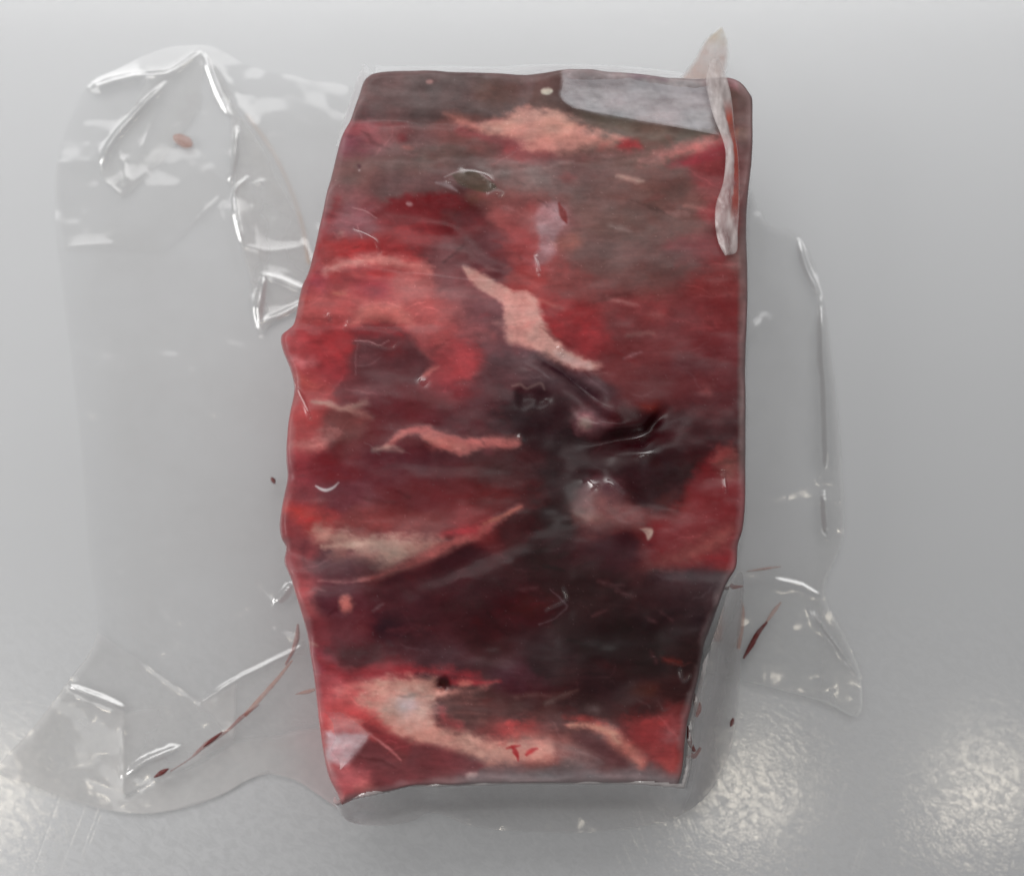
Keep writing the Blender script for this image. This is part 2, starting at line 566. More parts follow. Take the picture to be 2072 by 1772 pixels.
# close-up views of the photograph in which the markings were measured: origin and scale
ZONES = {'A': (1100, 200, 1.969), 'B': (2050, 80, 1.7718), 'C': (1100, 1000, 1.969), 'D': (2050, 1000, 1.8836),
         'E': (1050, 1800, 1.969), 'F': (2050, 1800, 1.8836), 'G': (1100, 2550, 1.969), 'H': (2050, 2550, 1.8836)}
FULL = 4096 / 2072


def zp(z, pts):
    ox, oy, sc = ZONES[z]
    return [((ox + p[0] / sc) / FULL, (oy + p[1] / sc) / FULL) + ((p[2] / sc / FULL,) if len(p) > 2 else ()) for p in pts]


def zs(z, pts, c, soft=6, al=1.0, part=None, warp=0.4, var=0.1):
    stroke(zp(z, pts), c, soft * (1.5 if soft > 3 else 1), al, part, warp, var)


def zpatch(z, pts, c, soft=8, al=1.0, part=None, warp=0.5, var=0.1):
    patch(zp(z, pts), c, soft * (1.7 if soft > 3 else 1), al, part, warp, True, var)


def zdot(z, x, y, rx, ry, c, soft=8, al=1.0, part=None, warp=0.4):
    zpatch(z, [(x + rx * math.cos(t * math.pi / 4), y + ry * math.sin(t * math.pi / 4)) for t in range(8)], c, soft, al, part, warp)


# ---- upper left
zpatch('A', [(730, 200), (1030, 165), (1969, 190), (1969, 480), (1700, 560), (1580, 540), (1330, 560), (1240, 590), (900, 590), (590, 575), (690, 270)], (110, 90, 88), 4, 0.85, warp=0.3)
zdot('A', 1750, 380, 190, 90, (104, 76, 68), 16, 0.8)
zdot('A', 930, 400, 160, 80, (116, 98, 96), 16, 0.6)
zs('A', [(620, 590, 6), (760, 592, 10), (900, 592, 6)], (152, 112, 110), 4, 0.6)
zdot('A', 700, 650, 130, 50, (170, 88, 94), 12, 0.8)
zdot('A', 1000, 700, 320, 90, (134, 90, 90), 16, 0.6)
zdot('A', 560, 800, 60, 90, (150, 80, 96), 12, 0.6)
zdot('A', 900, 920, 420, 90, (120, 94, 88), 18, 0.6)
zdot('A', 1330, 850, 220, 70, (104, 84, 78), 14, 0.7)
zs('A', [(1450, 650, 20), (1650, 715, 38), (1850, 775, 40), (1969, 800, 34)], (152, 78, 80), 8, 0.8)
F1 = 'peach fat patch near the top of the meat'
zpatch('A', [(1320, 528), (1480, 556), (1600, 606), (1700, 580), (1850, 540), (1990, 480), (2060, 560), (2060, 760), (1850, 720), (1700, 680), (1600, 660), (1450, 610)], (194, 118, 106), 6, 0.9, F1)
zs('A', [(1640, 640, 20), (1780, 640, 44), (1940, 590, 60)], (206, 142, 124), 8, 0.8, F1)
zdot('A', 1050, 790, 40, 24, (184, 106, 98), 4, 0.85)
zdot('A', 1020, 730, 30, 30, (140, 62, 66), 6, 0.7)
zdot('A', 670, 938, 16, 18, (92, 54, 60), 3, 0.9)
zdot('A', 672, 972, 10, 8, (200, 180, 178), 2, 0.8)
zdot('A', 1215, 280, 28, 16, (190, 142, 136), 3, 0.9)
zs('A', [(900, 910, 4), (1000, 904, 8), (1080, 912, 4)], (146, 112, 108), 4, 0.5)
zdot('A', 1120, 1060, 280, 80, (124, 88, 88), 18, 0.6)
zpatch('A', [(1600, 940), (1800, 940), (2100, 960), (2300, 1080), (2200, 1160), (1969, 1120), (1800, 1140)], (138, 122, 118), 10, 0.6)  # film reflection painted into the flesh as a pale grey band
zpatch('A', [(1390, 1005), (1560, 978), (1690, 1060), (1745, 1115), (1660, 1150), (1560, 1130), (1450, 1085)], (92, 76, 64), 3, 0.95, warp=0.2)
zs('A', [(1340, 1030, 4), (1440, 984, 6), (1570, 970, 5), (1700, 1060, 4)], (166, 154, 152), 2, 0.7, warp=0.2)  # bright rim of the air bubble, a highlight put into the colour
zs('A', [(1270, 1070, 6), (1350, 1088, 16), (1435, 1132, 8)], (172, 158, 160), 3, 0.7, warp=0.2)  # highlight beside the bubble, painted pale
zs('A', [(1680, 1160, 6), (1740, 1130, 8), (1800, 1150, 6), (1760, 1180, 4)], (150, 128, 124), 3, 0.8, warp=0.2)
zdot('A', 1560, 1200, 60, 40, (160, 104, 84), 8, 0.6)
zdot('A', 640, 1370, 190, 130, (142, 90, 96), 12, 0.7)
zpatch('A', [(930, 1190), (1160, 1150), (1400, 1140), (1480, 1200), (1560, 1290), (1660, 1370), (1600, 1440), (1450, 1480), (1330, 1530), (1240, 1600), (1100, 1600), (1000, 1500), (850, 1400), (760, 1310), (860, 1250)], (122, 40, 44), 6, 0.9)
zdot('A', 1470, 1330, 170, 110, (78, 42, 44), 16, 0.8)
zdot('A', 1120, 1500, 170, 90, (158, 48, 50), 16, 0.8)
zs('A', [(500, 1230, 30), (410, 1400, 34), (370, 1540, 40), (330, 1700, 40)], (156, 54, 58), 10, 0.6)
zdot('A', 560, 1580, 220, 70, (168, 52, 52), 14, 0.8)
zdot('A', 1360, 1610, 180, 80, (124, 74, 76), 12, 0.8)
zdot('A', 1700, 1550, 130, 110, (104, 54, 58), 14, 0.7)
zdot('A', 1800, 1320, 110, 90, (150, 74, 72), 12, 0.8)
zs('A', [(620, 1262, 3), (720, 1290, 5), (800, 1344, 3)], (196, 150, 150), 2, 0.6)
zs('A', [(648, 1400, 3), (690, 1500, 5)], (190, 140, 140), 2, 0.6)
zdot('A', 535, 1465, 24, 18, (182, 124, 118), 4, 0.8)
zdot('A', 1065, 1228, 26, 16, (166, 130, 130), 3, 0.8)
# ---- upper right
zpatch('B', [(0, 690), (120, 660), (300, 670), (430, 720), (520, 800), (640, 850), (760, 870), (640, 920), (480, 930), (340, 960), (180, 950), (60, 900)], (202, 132, 118), 9, 0.92, F1)
zdot('B', 330, 780, 130, 70, (210, 146, 126), 14, 0.8, F1)
zs('B', [(130, 920, 20), (280, 930, 30), (430, 910, 20)], (204, 134, 122), 8, 0.8, F1)
zs('B', [(600, 810, 14), (720, 850, 18), (800, 880, 8)], (206, 140, 126), 6, 0.7, F1)
zdot('B', 830, 908, 80, 38, (182, 62, 66), 6, 0.9)
zpatch('B', [(430, 650), (700, 700), (1100, 770), (1390, 810), (1360, 860), (1200, 880), (1000, 880), (860, 850), (700, 780), (520, 720)], (112, 96, 84), 8, 0.8)
zs('B', [(20, 1010, 12), (300, 1020, 16), (560, 990, 14), (900, 960, 10)], (150, 92, 92), 10, 0.6)
zs('B', [(900, 1020, 16), (1100, 970, 36), (1300, 920, 44), (1480, 860, 40)], (196, 112, 106), 9, 0.88, 'pink seam by the folded film')
zs('B', [(1130, 1040, 20), (1330, 1000, 30), (1480, 920, 40)], (156, 46, 58), 9, 0.75)
zs('B', [(560, 960, 20), (800, 1000, 30), (1000, 1010, 20)], (134, 112, 106), 12, 0.6)
zdot('B', 430, 1120, 260, 70, (112, 78, 76), 18, 0.7)
zdot('B', 900, 1230, 330, 80, (110, 76, 70), 20, 0.7)
zs('B', [(740, 1120, 5), (830, 1150, 16), (920, 1170, 5)], (172, 140, 126), 4, 0.8)
zs('B', [(230, 1080, 4), (340, 1040, 8), (430, 1020, 4)], (170, 130, 124), 5, 0.6)
zpatch('B', [(0, 1060), (150, 1080), (340, 1160), (560, 1240), (700, 1330), (620, 1400), (460, 1330), (300, 1260), (60, 1240)], (134, 108, 104), 12, 0.55)  # right part of the grey reflection band, painted in
zdot('B', 80, 1380, 130, 90, (156, 82, 80), 12, 0.8)
zdot('B', 40, 1600, 110, 160, (160, 66, 66), 14, 0.7)
zpatch('B', [(150, 1400), (240, 1310), (350, 1320), (390, 1440), (320, 1560), (300, 1680), (240, 1740), (150, 1740), (190, 1560)], (168, 138, 142), 5, 0.6, var=0.3)
zs('B', [(340, 1320, 6), (365, 1400, 24), (385, 1460, 6)], (128, 48, 46), 3, 0.9)
zs('B', [(150, 1690, 5), (175, 1740, 6), (190, 1790, 4)], (206, 180, 182), 2, 0.8)
zdot('B', 400, 1600, 80, 60, (160, 92, 78), 10, 0.6)
zdot('B', 1000, 1480, 320, 130, (108, 78, 72), 20, 0.7)
zs('B', [(1090, 1380, 4), (1160, 1395, 12), (1240, 1400, 4)], (168, 118, 112), 5, 0.7)
zs('B', [(1220, 1340, 4), (1330, 1360, 10), (1440, 1390, 6)], (182, 110, 100), 5, 0.7)
zdot('B', 1380, 1400, 80, 50, (168, 66, 70), 8, 0.7)
zdot('B', 1220, 1640, 150, 60, (146, 56, 62), 12, 0.7)
zs('B', [(680, 1480, 4), (760, 1500, 12), (840, 1520, 4)], (150, 128, 122), 5, 0.6)
zdot('B', 245, 520, 44, 22, (206, 198, 178), 3, 0.95, 'cream fleck near the top edge')
zdot('B', 1630, 640, 60, 110, (120, 90, 84), 8, 0.8)
zdot('B', 1630, 820, 36, 50, (168, 120, 90), 8, 0.7)
zpatch('B', [(1480, 350), (1600, 440), (1680, 520), (1560, 510), (1500, 420)], (170, 118, 122), 5, 0.9)
# ---- middle left
F2 = 'light pink fat arc on the left shoulder of the meat'
zdot('C', 420, 440, 300, 150, (186, 84, 82), 18, 0.7)
zdot('C', 340, 280, 110, 70, (166, 72, 86), 12, 0.7)
zs('C', [(420, 210, 24), (550, 140, 42), (750, 108, 46), (950, 116, 46), (1150, 155, 40), (1230, 195, 20)], (206, 120, 112), 7, 0.92, F2)
zs('C', [(600, 226, 26), (760, 232, 40), (900, 222, 34)], (180, 60, 60), 8, 0.85)
zdot('C', 800, 330, 110, 60, (160, 58, 72), 14, 0.6)
zdot('C', 1110, 320, 130, 150, (192, 98, 94), 16, 0.8, F2)
zs('C', [(480, 380, 10), (530, 378, 16), (575, 376, 8)], (198, 114, 96), 4, 0.8)
zdot('C', 1400, 420, 130, 100, (150, 94, 94), 16, 0.7)
zdot('C', 1160, 540, 240, 110, (190, 94, 92), 18, 0.7)
zpatch('C', [(595, 630), (650, 510), (760, 455), (900, 450), (1010, 490), (1100, 610), (1000, 630), (800, 600), (680, 620)], (198, 104, 96), 7, 0.88, F2)
zpatch('C', [(1480, 430), (1700, 415), (1830, 520), (1875, 600), (1750, 610), (1600, 600)], (114, 66, 70), 9, 0.85)
zdot('C', 1790, 600, 60, 24, (168, 114, 112), 6, 0.7)
zdot('C', 1600, 680, 160, 50, (170, 92, 92), 14, 0.6)
zdot('C', 330, 760, 230, 160, (176, 56, 60), 18, 0.75)
zpatch('C', [(590, 670), (700, 622), (900, 620), (1020, 660), (1100, 740), (1180, 870), (1290, 890), (1180, 922), (1120, 1010), (1000, 1080), (850, 1120), (700, 1100), (640, 1000), (650, 850), (636, 760)], (100, 50, 54), 8, 0.88)
zs('C', [(610, 690, 20), (760, 670, 34), (920, 670, 30), (1000, 690, 14)], (146, 40, 46), 7, 0.85)
zdot('C', 740, 860, 90, 70, (120, 70, 74), 10, 0.6)
zs('C', [(640, 740, 3), (760, 748, 6), (820, 772, 4), (905, 735, 3)], (190, 142, 142), 2, 0.6)
zs('C', [(662, 760, 3), (645, 880, 4), (640, 1010, 3)], (150, 102, 104), 2, 0.6)
zs('C', [(650, 945, 3), (760, 922, 4), (830, 862, 3)], (146, 102, 104), 3, 0.5)
zpatch('C', [(1150, 760), (1300, 780), (1450, 750), (1620, 820), (1640, 900), (1560, 1000), (1450, 1060), (1250, 1080), (1140, 1060), (1290, 950), (1280, 890)], (166, 60, 64), 10, 0.85)
zdot('C', 1480, 850, 120, 90, (180, 66, 70), 16, 0.6)
zs('C', [(1150, 1015, 8), (1220, 965, 18), (1295, 928, 6)], (194, 100, 96), 4, 0.85)
zs('C', [(140, 880, 24), (220, 900, 38), (300, 900, 24)], (206, 110, 112), 8, 0.85)
zs('C', [(180, 1010, 16), (240, 1060, 36), (300, 1090, 16)], (196, 82, 74), 9, 0.75)
F4 = 'ragged pale fat flecks at the left side'
zs('C', [(300, 1215, 12), (450, 1240, 24), (560, 1275, 20), (730, 1225, 26)], (174, 124, 112), 4, 0.85, F4)
zs('C', [(600, 1280, 10), (700, 1310, 26), (765, 1335, 18)], (168, 108, 98), 5, 0.8, F4)
zdot('C', 1050, 1260, 330, 130, (94, 38, 44), 20, 0.7)
zdot('C', 1220, 1220, 170, 50, (70, 32, 34), 14, 0.7)
zdot('C', 800, 1150, 160, 40, (136, 82, 84), 12, 0.6)
zdot('C', 1810, 960, 170, 120, (94, 66, 70), 14, 0.7)
zdot('C', 1450, 1130, 160, 70, (128, 42, 48), 14, 0.6)
F6 = 'light fat knob at the left edge'
zs('C', [(150, 1560, 26), (280, 1560, 44), (400, 1545, 30)], (204, 112, 106), 8, 0.9, F6)
zdot('C', 440, 1480, 60, 40, (188, 114, 108), 10, 0.75, F6)
F5 = 'short pink fat strip across the middle'
zs('C', [(880, 1560, 12), (960, 1500, 26), (1060, 1440, 30), (1180, 1450, 42), (1320, 1510, 62), (1480, 1560, 66), (1620, 1540, 48), (1760, 1530, 50), (1900, 1520, 42)], (188, 92, 86), 5, 0.95, F5)
zs('C', [(1150, 1470, 14), (1350, 1540, 26), (1500, 1560, 20)], (202, 110, 98), 6, 0.7, F5)
zs('C', [(790, 1590, 12), (890, 1575, 26), (1000, 1606, 12)], (190, 146, 130), 4, 0.85, F5)
zdot('C', 1680, 1600, 40, 26, (112, 48, 54), 5, 0.8)
zdot('C', 560, 1600, 110, 60, (112, 56, 56), 12, 0.6)
# ---- middle right
zdot('D', 900, 150, 560, 130, (112, 78, 74), 22, 0.6)
zdot('D', 330, 180, 120, 90, (150, 62, 60), 12, 0.6)
zdot('D', 1150, 560, 420, 220, (124, 52, 54), 24, 0.6)
zdot('D', 420, 600, 200, 120, (160, 46, 50), 18, 0.75)
F3 = 'broad cream fat band running to the centre'
zs('C', [(1490, 165, 16), (1560, 215, 50), (1680, 300, 60), (1800, 380, 60), (1880, 430, 50)], (198, 140, 128), 4, 0.95, F3)
zpatch('D', [(-40, 330), (130, 345), (205, 420), (225, 520), (275, 625), (360, 720), (460, 790), (560, 838), (670, 885), (560, 912), (430, 900), (330, 850), (200, 790), (80, 740), (-40, 700), (-60, 500)], (208, 142, 130), 5, 0.97, F3, 0.3)
zs('D', [(330, 800, 14), (430, 850, 28), (560, 880, 20)], (206, 162, 156), 7, 0.7, F3)
zs('D', [(210, 400, 8), (300, 440, 14), (380, 470, 8)], (188, 100, 92), 6, 0.7)
zs('D', [(700, 378, 4), (800, 410, 10), (930, 435, 5)], (168, 110, 106), 4, 0.7)
zs('D', [(860, 665, 5), (960, 648, 12), (1060, 650, 4)], (152, 104, 98), 5, 0.6)
zdot('D', 1070, 512, 44, 18, (154, 92, 88), 6, 0.7)
zs('D', [(830, 832, 4), (890, 812, 8), (960, 785, 3)], (166, 118, 122), 4, 0.7)
zdot('D', 1330, 880, 220, 60, (94, 50, 54), 16, 0.6)
zdot('D', 1460, 1070, 40, 34, (146, 66, 66), 8, 0.7)
zdot('D', 1030, 1200, 60, 26, (128, 44, 34), 8, 0.7)
zpatch('D', [(-60, 770), (120, 805), (280, 880), (420, 950), (560, 1050), (670, 1130), (640, 1180), (560, 1150), (450, 1080), (300, 985), (120, 930), (-60, 900)], (92, 66, 70), 8, 0.85)
zs('D', [(230, 870, 8), (420, 960, 16), (560, 1060, 14), (640, 1120, 8)], (52, 36, 42), 5, 0.85)
zs('D', [(420, 930, 8), (600, 1020, 26), (700, 1090, 14)], (126, 92, 98), 8, 0.7)
zdot('D', 180, 1250, 330, 190, (44, 28, 31), 20, 0.8)
zs('D', [(0, 1035, 5), (60, 1024, 9), (110, 1050, 7), (200, 1022, 9), (235, 1062, 5)], (128, 98, 94), 3, 0.75)
zdot('D', 40, 1120, 30, 70, (38, 20, 24), 6, 0.7)
zpatch('D', [(460, 1230), (560, 1225), (640, 1280), (760, 1320), (720, 1375), (640, 1415), (540, 1395), (465, 1330)], (148, 88, 94), 9, 0.85)
zdot('D', 545, 1312, 50, 42, (156, 130, 120), 5, 0.85)
zdot('D', 1150, 1420, 480, 170, (50, 27, 30), 26, 0.75)
zs('D', [(760, 1400, 30), (940, 1440, 50), (1060, 1340, 40)], (36, 18, 22), 12, 0.8)  # shade under the overhanging muscle lobe, painted dark
zdot('D', 1620, 1600, 80, 110, (136, 66, 62), 12, 0.75)
# ---- lower left
zdot('E', 300, 60, 60, 50, (196, 92, 92), 14, 0.6)
zdot('E', 330, 160, 130, 100, (150, 46, 56), 18, 0.6)
zdot('E', 900, 150, 400, 120, (92, 36, 44), 24, 0.6)
zdot('E', 1130, 140, 200, 90, (64, 38, 44), 18, 0.6)
zdot('E', 600, 380, 330, 90, (118, 52, 62), 20, 0.6)
zdot('E', 1300, 330, 360, 120, (92, 36, 40), 24, 0.5)
zdot('E', 1850, 160, 150, 110, (80, 58, 58), 18, 0.5)
zs('E', [(200, 460, 30), (330, 520, 46), (440, 570, 26)], (194, 62, 56), 9, 0.8)
zs('E', [(330, 560, 14), (440, 570, 22)], (196, 42, 46), 7, 0.7)
zdot('E', 900, 600, 500, 60, (140, 60, 58), 14, 0.7)
F7 = 'long cream fat fan on the lower left'
zpatch('E', [(390, 660), (440, 605), (560, 625), (760, 670), (1000, 690), (1250, 690), (1420, 720), (1300, 830), (1100, 930), (940, 960), (860, 900), (740, 840), (560, 800), (430, 740)], (182, 122, 108), 10, 0.88, F7)
zdot('E', 950, 800, 200, 100, (178, 142, 126), 14, 0.8, F7)
zs('E', [(480, 770, 16), (620, 770, 26), (760, 760, 24), (880, 750, 12)], (204, 156, 138), 4, 0.85, F7)
zs('E', [(430, 640, 20), (520, 660, 36)], (190, 128, 114), 8, 0.8, F7)
zs('E', [(780, 1030, 8), (900, 1005, 18), (1060, 950, 30), (1300, 850, 44), (1550, 720, 40), (1700, 660, 34), (1850, 560, 24), (2030, 450, 18)], (176, 80, 76), 5, 0.9, F7, 0.25)
zs('E', [(1420, 660, 14), (1560, 650, 26), (1680, 640, 14)], (182, 52, 60), 7, 0.8)
zs('E', [(1750, 590, 6), (1900, 530, 10), (2030, 450, 8)], (180, 108, 86), 4, 0.8)
zdot('E', 640, 920, 300, 70, (94, 56, 60), 14, 0.75)
zdot('E', 610, 850, 80, 30, (146, 88, 78), 10, 0.6)
zs('E', [(450, 1040, 4), (660, 1046, 6), (840, 1022, 8)], (174, 106, 104), 4, 0.7, F7)
zs('E', [(390, 1130, 6), (440, 1105, 12), (500, 1115, 5)], (168, 112, 112), 4, 0.75)
zdot('E', 480, 1180, 70, 50, (66, 34, 42), 12, 0.6)
zdot('E', 668, 1215, 48, 56, (204, 108, 98), 5, 0.95, 'small round fat spot')
zs('E', [(880, 1260, 5), (910, 1240, 14), (950, 1215, 4)], (132, 92, 96), 4, 0.8)
zdot('E', 1500, 1100, 550, 200, (56, 32, 36), 26, 0.6)
zdot('E', 1010, 1380, 130, 80, (40, 26, 32), 14, 0.8)
zdot('E', 1600, 1350, 520, 100, (60, 30, 34), 24, 0.5)
zs('E', [(1000, 1420, 10), (1150, 1412, 18), (1300, 1418, 8)], (94, 48, 52), 8, 0.6)
zdot('E', 620, 1440, 200, 90, (112, 48, 54), 18, 0.6)
zdot('E', 800, 1600, 320, 60, (84, 66, 66), 18, 0.5)
zs('E', [(290, 1240, 16), (320, 1400, 14), (370, 1560, 14), (430, 1760, 14)], (184, 92, 94), 7, 0.65)
zs('E', [(360, 1500, 6), (420, 1530, 10)], (180, 130, 116), 5, 0.7)
zdot('E', 340, 820, 30, 90, (96, 40, 46), 8, 0.7)
# ---- lower right
zpatch('F', [(840, 100), (1100, -40), (1330, 60), (1400, 200), (1320, 330), (1240, 450), (1060, 470), (930, 420), (860, 300)], (42, 23, 26), 14, 0.85)
zpatch('F', [(1560, -20), (1670, 60), (1745, 250), (1752, 450), (1730, 620), (1692, 780), (1690, 870), (1500, 900), (1300, 905), (1100, 875), (1000, 750), (960, 610), (1100, 530), (1250, 505), (1320, 390), (1330, 260), (1430, 130)], (116, 38, 42), 8, 0.88)
zs('F', [(1130, 840, 20), (1300, 800, 60), (1480, 720, 80), (1620, 620, 50)], (138, 74, 68), 16, 0.7)
zdot('F', 1610, 130, 70, 90, (140, 88, 78), 14, 0.7)
zdot('F', 1560, 840, 110, 36, (138, 38, 44), 12, 0.7)
zpatch('F', [(415, 470), (480, 395), (560, 300), (680, 330), (840, 400), (960, 520), (1000, 600), (900, 615), (700, 595), (500, 545)], (124, 74, 72), 10, 0.85)
zs('F', [(470, 490, 20), (560, 510, 30), (640, 520, 16)], (138, 96, 84), 10, 0.7)
zpatch('F', [(950, 605), (1040, 596), (1046, 650), (1016, 690), (990, 640)], (198, 162, 146), 3, 0.9, warp=0.2)
zdot('F', 1150, 380, 50, 40, (74, 34, 32), 10, 0.7)
zdot('F', 300, 500, 160, 300, (34, 21, 23), 26, 0.7)
zdot('F', 700, 740, 330, 110, (54, 31, 36), 24, 0.6)
zdot('F', 1350, 970, 260, 60, (62, 46, 50), 14, 0.7)
zdot('F', 1300, 1150, 220, 120, (58, 44, 46), 22, 0.5)
zdot('F', 150, 1180, 240, 110, (54, 21, 25), 16, 0.8)
zs('F', [(285, 1050, 3), (380, 1140, 6), (402, 1190, 6), (330, 1260, 4), (200, 1310, 4)], (112, 92, 96), 3, 0.7)
zdot('F', 600, 1250, 300, 120, (46, 31, 32), 22, 0.5)
zdot('F', 900, 1450, 500, 170, (31, 20, 21), 26, 0.7)
zs('F', [(1150, 1580, 8), (1200, 1595, 16), (1260, 1605, 6)], (104, 44, 38), 6, 0.7)
zdot('F', 1390, 1300, 50, 60, (40, 28, 31), 8, 0.7)
for (x0, y0, x1, y1) in ((650, 1000, 830, 1030), (780, 1060, 920, 1110), (1000, 1260, 1080, 1300), (600, 1250, 700, 1210), (1040, 1520, 1080, 1600), (20, 1050, 180, 1040), (1110, 1220, 1200, 1290)):
    zs('F', [(x0, y0, 3), ((x0 + x1) / 2, (y0 + y1) / 2, 10), (x1, y1, 3)], (100, 70, 72), 5, 0.5)
# ---- lower end
F8 = 'large fat and bone patch at the lower left corner'
zs('G', [(360, 190, 30), (560, 300, 36), (750, 280, 34), (1000, 258, 28), (1300, 262, 22), (1600, 300, 14)], (156, 42, 50), 9, 0.85)
zpatch('G', [(470, 410), (650, 360), (850, 312), (1000, 300), (1250, 312), (1265, 380), (1400, 400), (1430, 440), (1260, 500), (1245, 640), (1300, 705), (1500, 745), (1700, 800), (2000, 770), (2180, 800), (2180, 940), (2000, 960), (1700, 1005), (1640, 960), (1450, 900), (1200, 850), (1000, 790), (850, 720), (700, 600), (560, 490)],
       (207, 138, 122), 8, 0.95, F8)
zdot('G', 1060, 560, 190, 150, (208, 164, 150), 14, 0.75, F8)
zdot('G', 1040, 530, 76, 66, (192, 166, 166), 7, 0.8, F8)
zdot('G', 560, 440, 150, 60, (206, 84, 86), 14, 0.8)
zpatch('G', [(430, 550), (560, 480), (720, 560), (830, 640), (900, 720), (800, 740), (700, 680), (560, 625), (450, 615)], (200, 74, 74), 8, 0.85)
zpatch('G', [(430, 650), (560, 625), (680, 680), (740, 760), (560, 740), (440, 740)], (216, 134, 128), 8, 0.85)
zpatch('G', [(400, 745), (500, 740), (720, 752), (738, 780), (580, 1000), (460, 990), (395, 930)], (202, 182, 186), 4, 0.85, warp=0.15)
zs('G', [(720, 700, 20), (900, 795, 46), (1040, 880, 40)], (138, 50, 54), 6, 0.85)
zpatch('G', [(740, 790), (900, 905), (1000, 965), (1100, 845), (1350, 880), (1560, 950), (1640, 1005), (1550, 1060), (1480, 1090), (1100, 1150), (900, 1190), (640, 1050), (590, 1000)], (120, 56, 60), 7, 0.85)
zs('G', [(740, 752, 6), (880, 860, 12), (985, 955, 6)], (204, 116, 116), 3, 0.8)
zdot('G', 560, 1130, 170, 110, (188, 88, 92), 16, 0.8)
zdot('G', 700, 1170, 60, 30, (204, 118, 110), 10, 0.6)
zdot('G', 1650, 570, 330, 100, (86, 56, 54), 14, 0.8)
for y in (470, 520, 600, 660):
    zs('G', [(1330, y, 4), (1480, y - 6, 9), (1660, y + 4, 3)], (136, 84, 78), 5, 0.5)
zs('G', [(1300, 560, 20), (1340, 650, 30), (1450, 700, 18)], (190, 70, 74), 10, 0.6)
zdot('G', 1322, 360, 46, 40, (34, 12, 16), 5, 0.97, 'dark blood clot pit', 0.8)
zs('G', [(1390, 340, 14), (1500, 350, 26), (1640, 350, 14), (1780, 330, 5)], (158, 46, 52), 5, 0.85)
zdot('G', 1495, 365, 50, 22, (206, 116, 102), 5, 0.85)
zs('G', [(1400, 420, 14), (1560, 410, 16), (1740, 340, 6)], (176, 108, 100), 7, 0.5)
zdot('G', 1545, 1085, 44, 24, (210, 166, 158), 4, 0.9)
for q in ([(1830, 870, 6), (1880, 860, 12), (1930, 850, 5)], [(1880, 900, 4), (1910, 930, 9), (1915, 960, 4)]):
    zs('G', q, (180, 34, 38), 3, 0.85)
zdot('G', 1850, 740, 120, 60, (196, 70, 70), 14, 0.7)
for q in ([(0, 820, 6), (30, 860, 16), (45, 900, 6)], [(110, 880, 8), (140, 850, 16), (185, 830, 6)]):
    zs('H', q, (176, 28, 34), 3, 0.85)
zdot('H', 130, 700, 150, 70, (196, 92, 84), 14, 0.7, F8)
zdot('H', 90, 660, 120, 30, (190, 50, 52), 12, 0.6)
zdot('H', 480, 840, 140, 70, (168, 134, 128), 16, 0.6)
zdot('H', 330, 640, 130, 60, (92, 58, 58), 16, 0.6)
F9 = 'orange fat wedge at the lower right'
zs('H', [(430, 650, 14), (560, 660, 24), (690, 690, 44), (780, 770, 60), (880, 850, 62), (960, 920, 50)], (204, 112, 98), 7, 0.9, F9)
zs('H', [(450, 650, 8), (620, 665, 16), (740, 720, 26), (800, 780, 14)], (206, 146, 122), 6, 0.8, F9)
zs('H', [(400, 605, 8), (560, 610, 16), (700, 640, 8)], (176, 58, 54), 7, 0.7)
zpatch('H', [(860, 660), (1100, 620), (1290, 600), (1300, 760), (1260, 900), (1060, 940), (960, 820)], (146, 52, 54), 14, 0.75)
zdot('H', 1200, 700, 60, 60, (150, 104, 104), 12, 0.6)
zpatch('H', [(460, 740), (600, 730), (760, 830), (880, 940), (760, 950), (600, 880)], (100, 58, 60), 9, 0.85)
zdot('H', 1050, 640, 170, 40, (140, 46, 46), 14, 0.7)
zs('H', [(250, 500, 4), (330, 450, 16), (480, 405, 6)], (132, 100, 92), 5, 0.7)
zs('H', [(20, 440, 5), (140, 430, 9), (280, 440, 5)], (128, 82, 78), 5, 0.6)
zdot('H', 610, 540, 40, 30, (108, 80, 78), 6, 0.7)
zdot('H', 1000, 390, 90, 36, (70, 42, 34), 10, 0.6)
zdot('H', 560, 320, 420, 130, (44, 30, 31), 24, 0.5)
zs('E', [(430, 295, 6), (470, 318, 11), (520, 328, 12), (570, 305, 9), (608, 268, 4)], (218, 202, 202), 2, 0.9, warp=0.15)
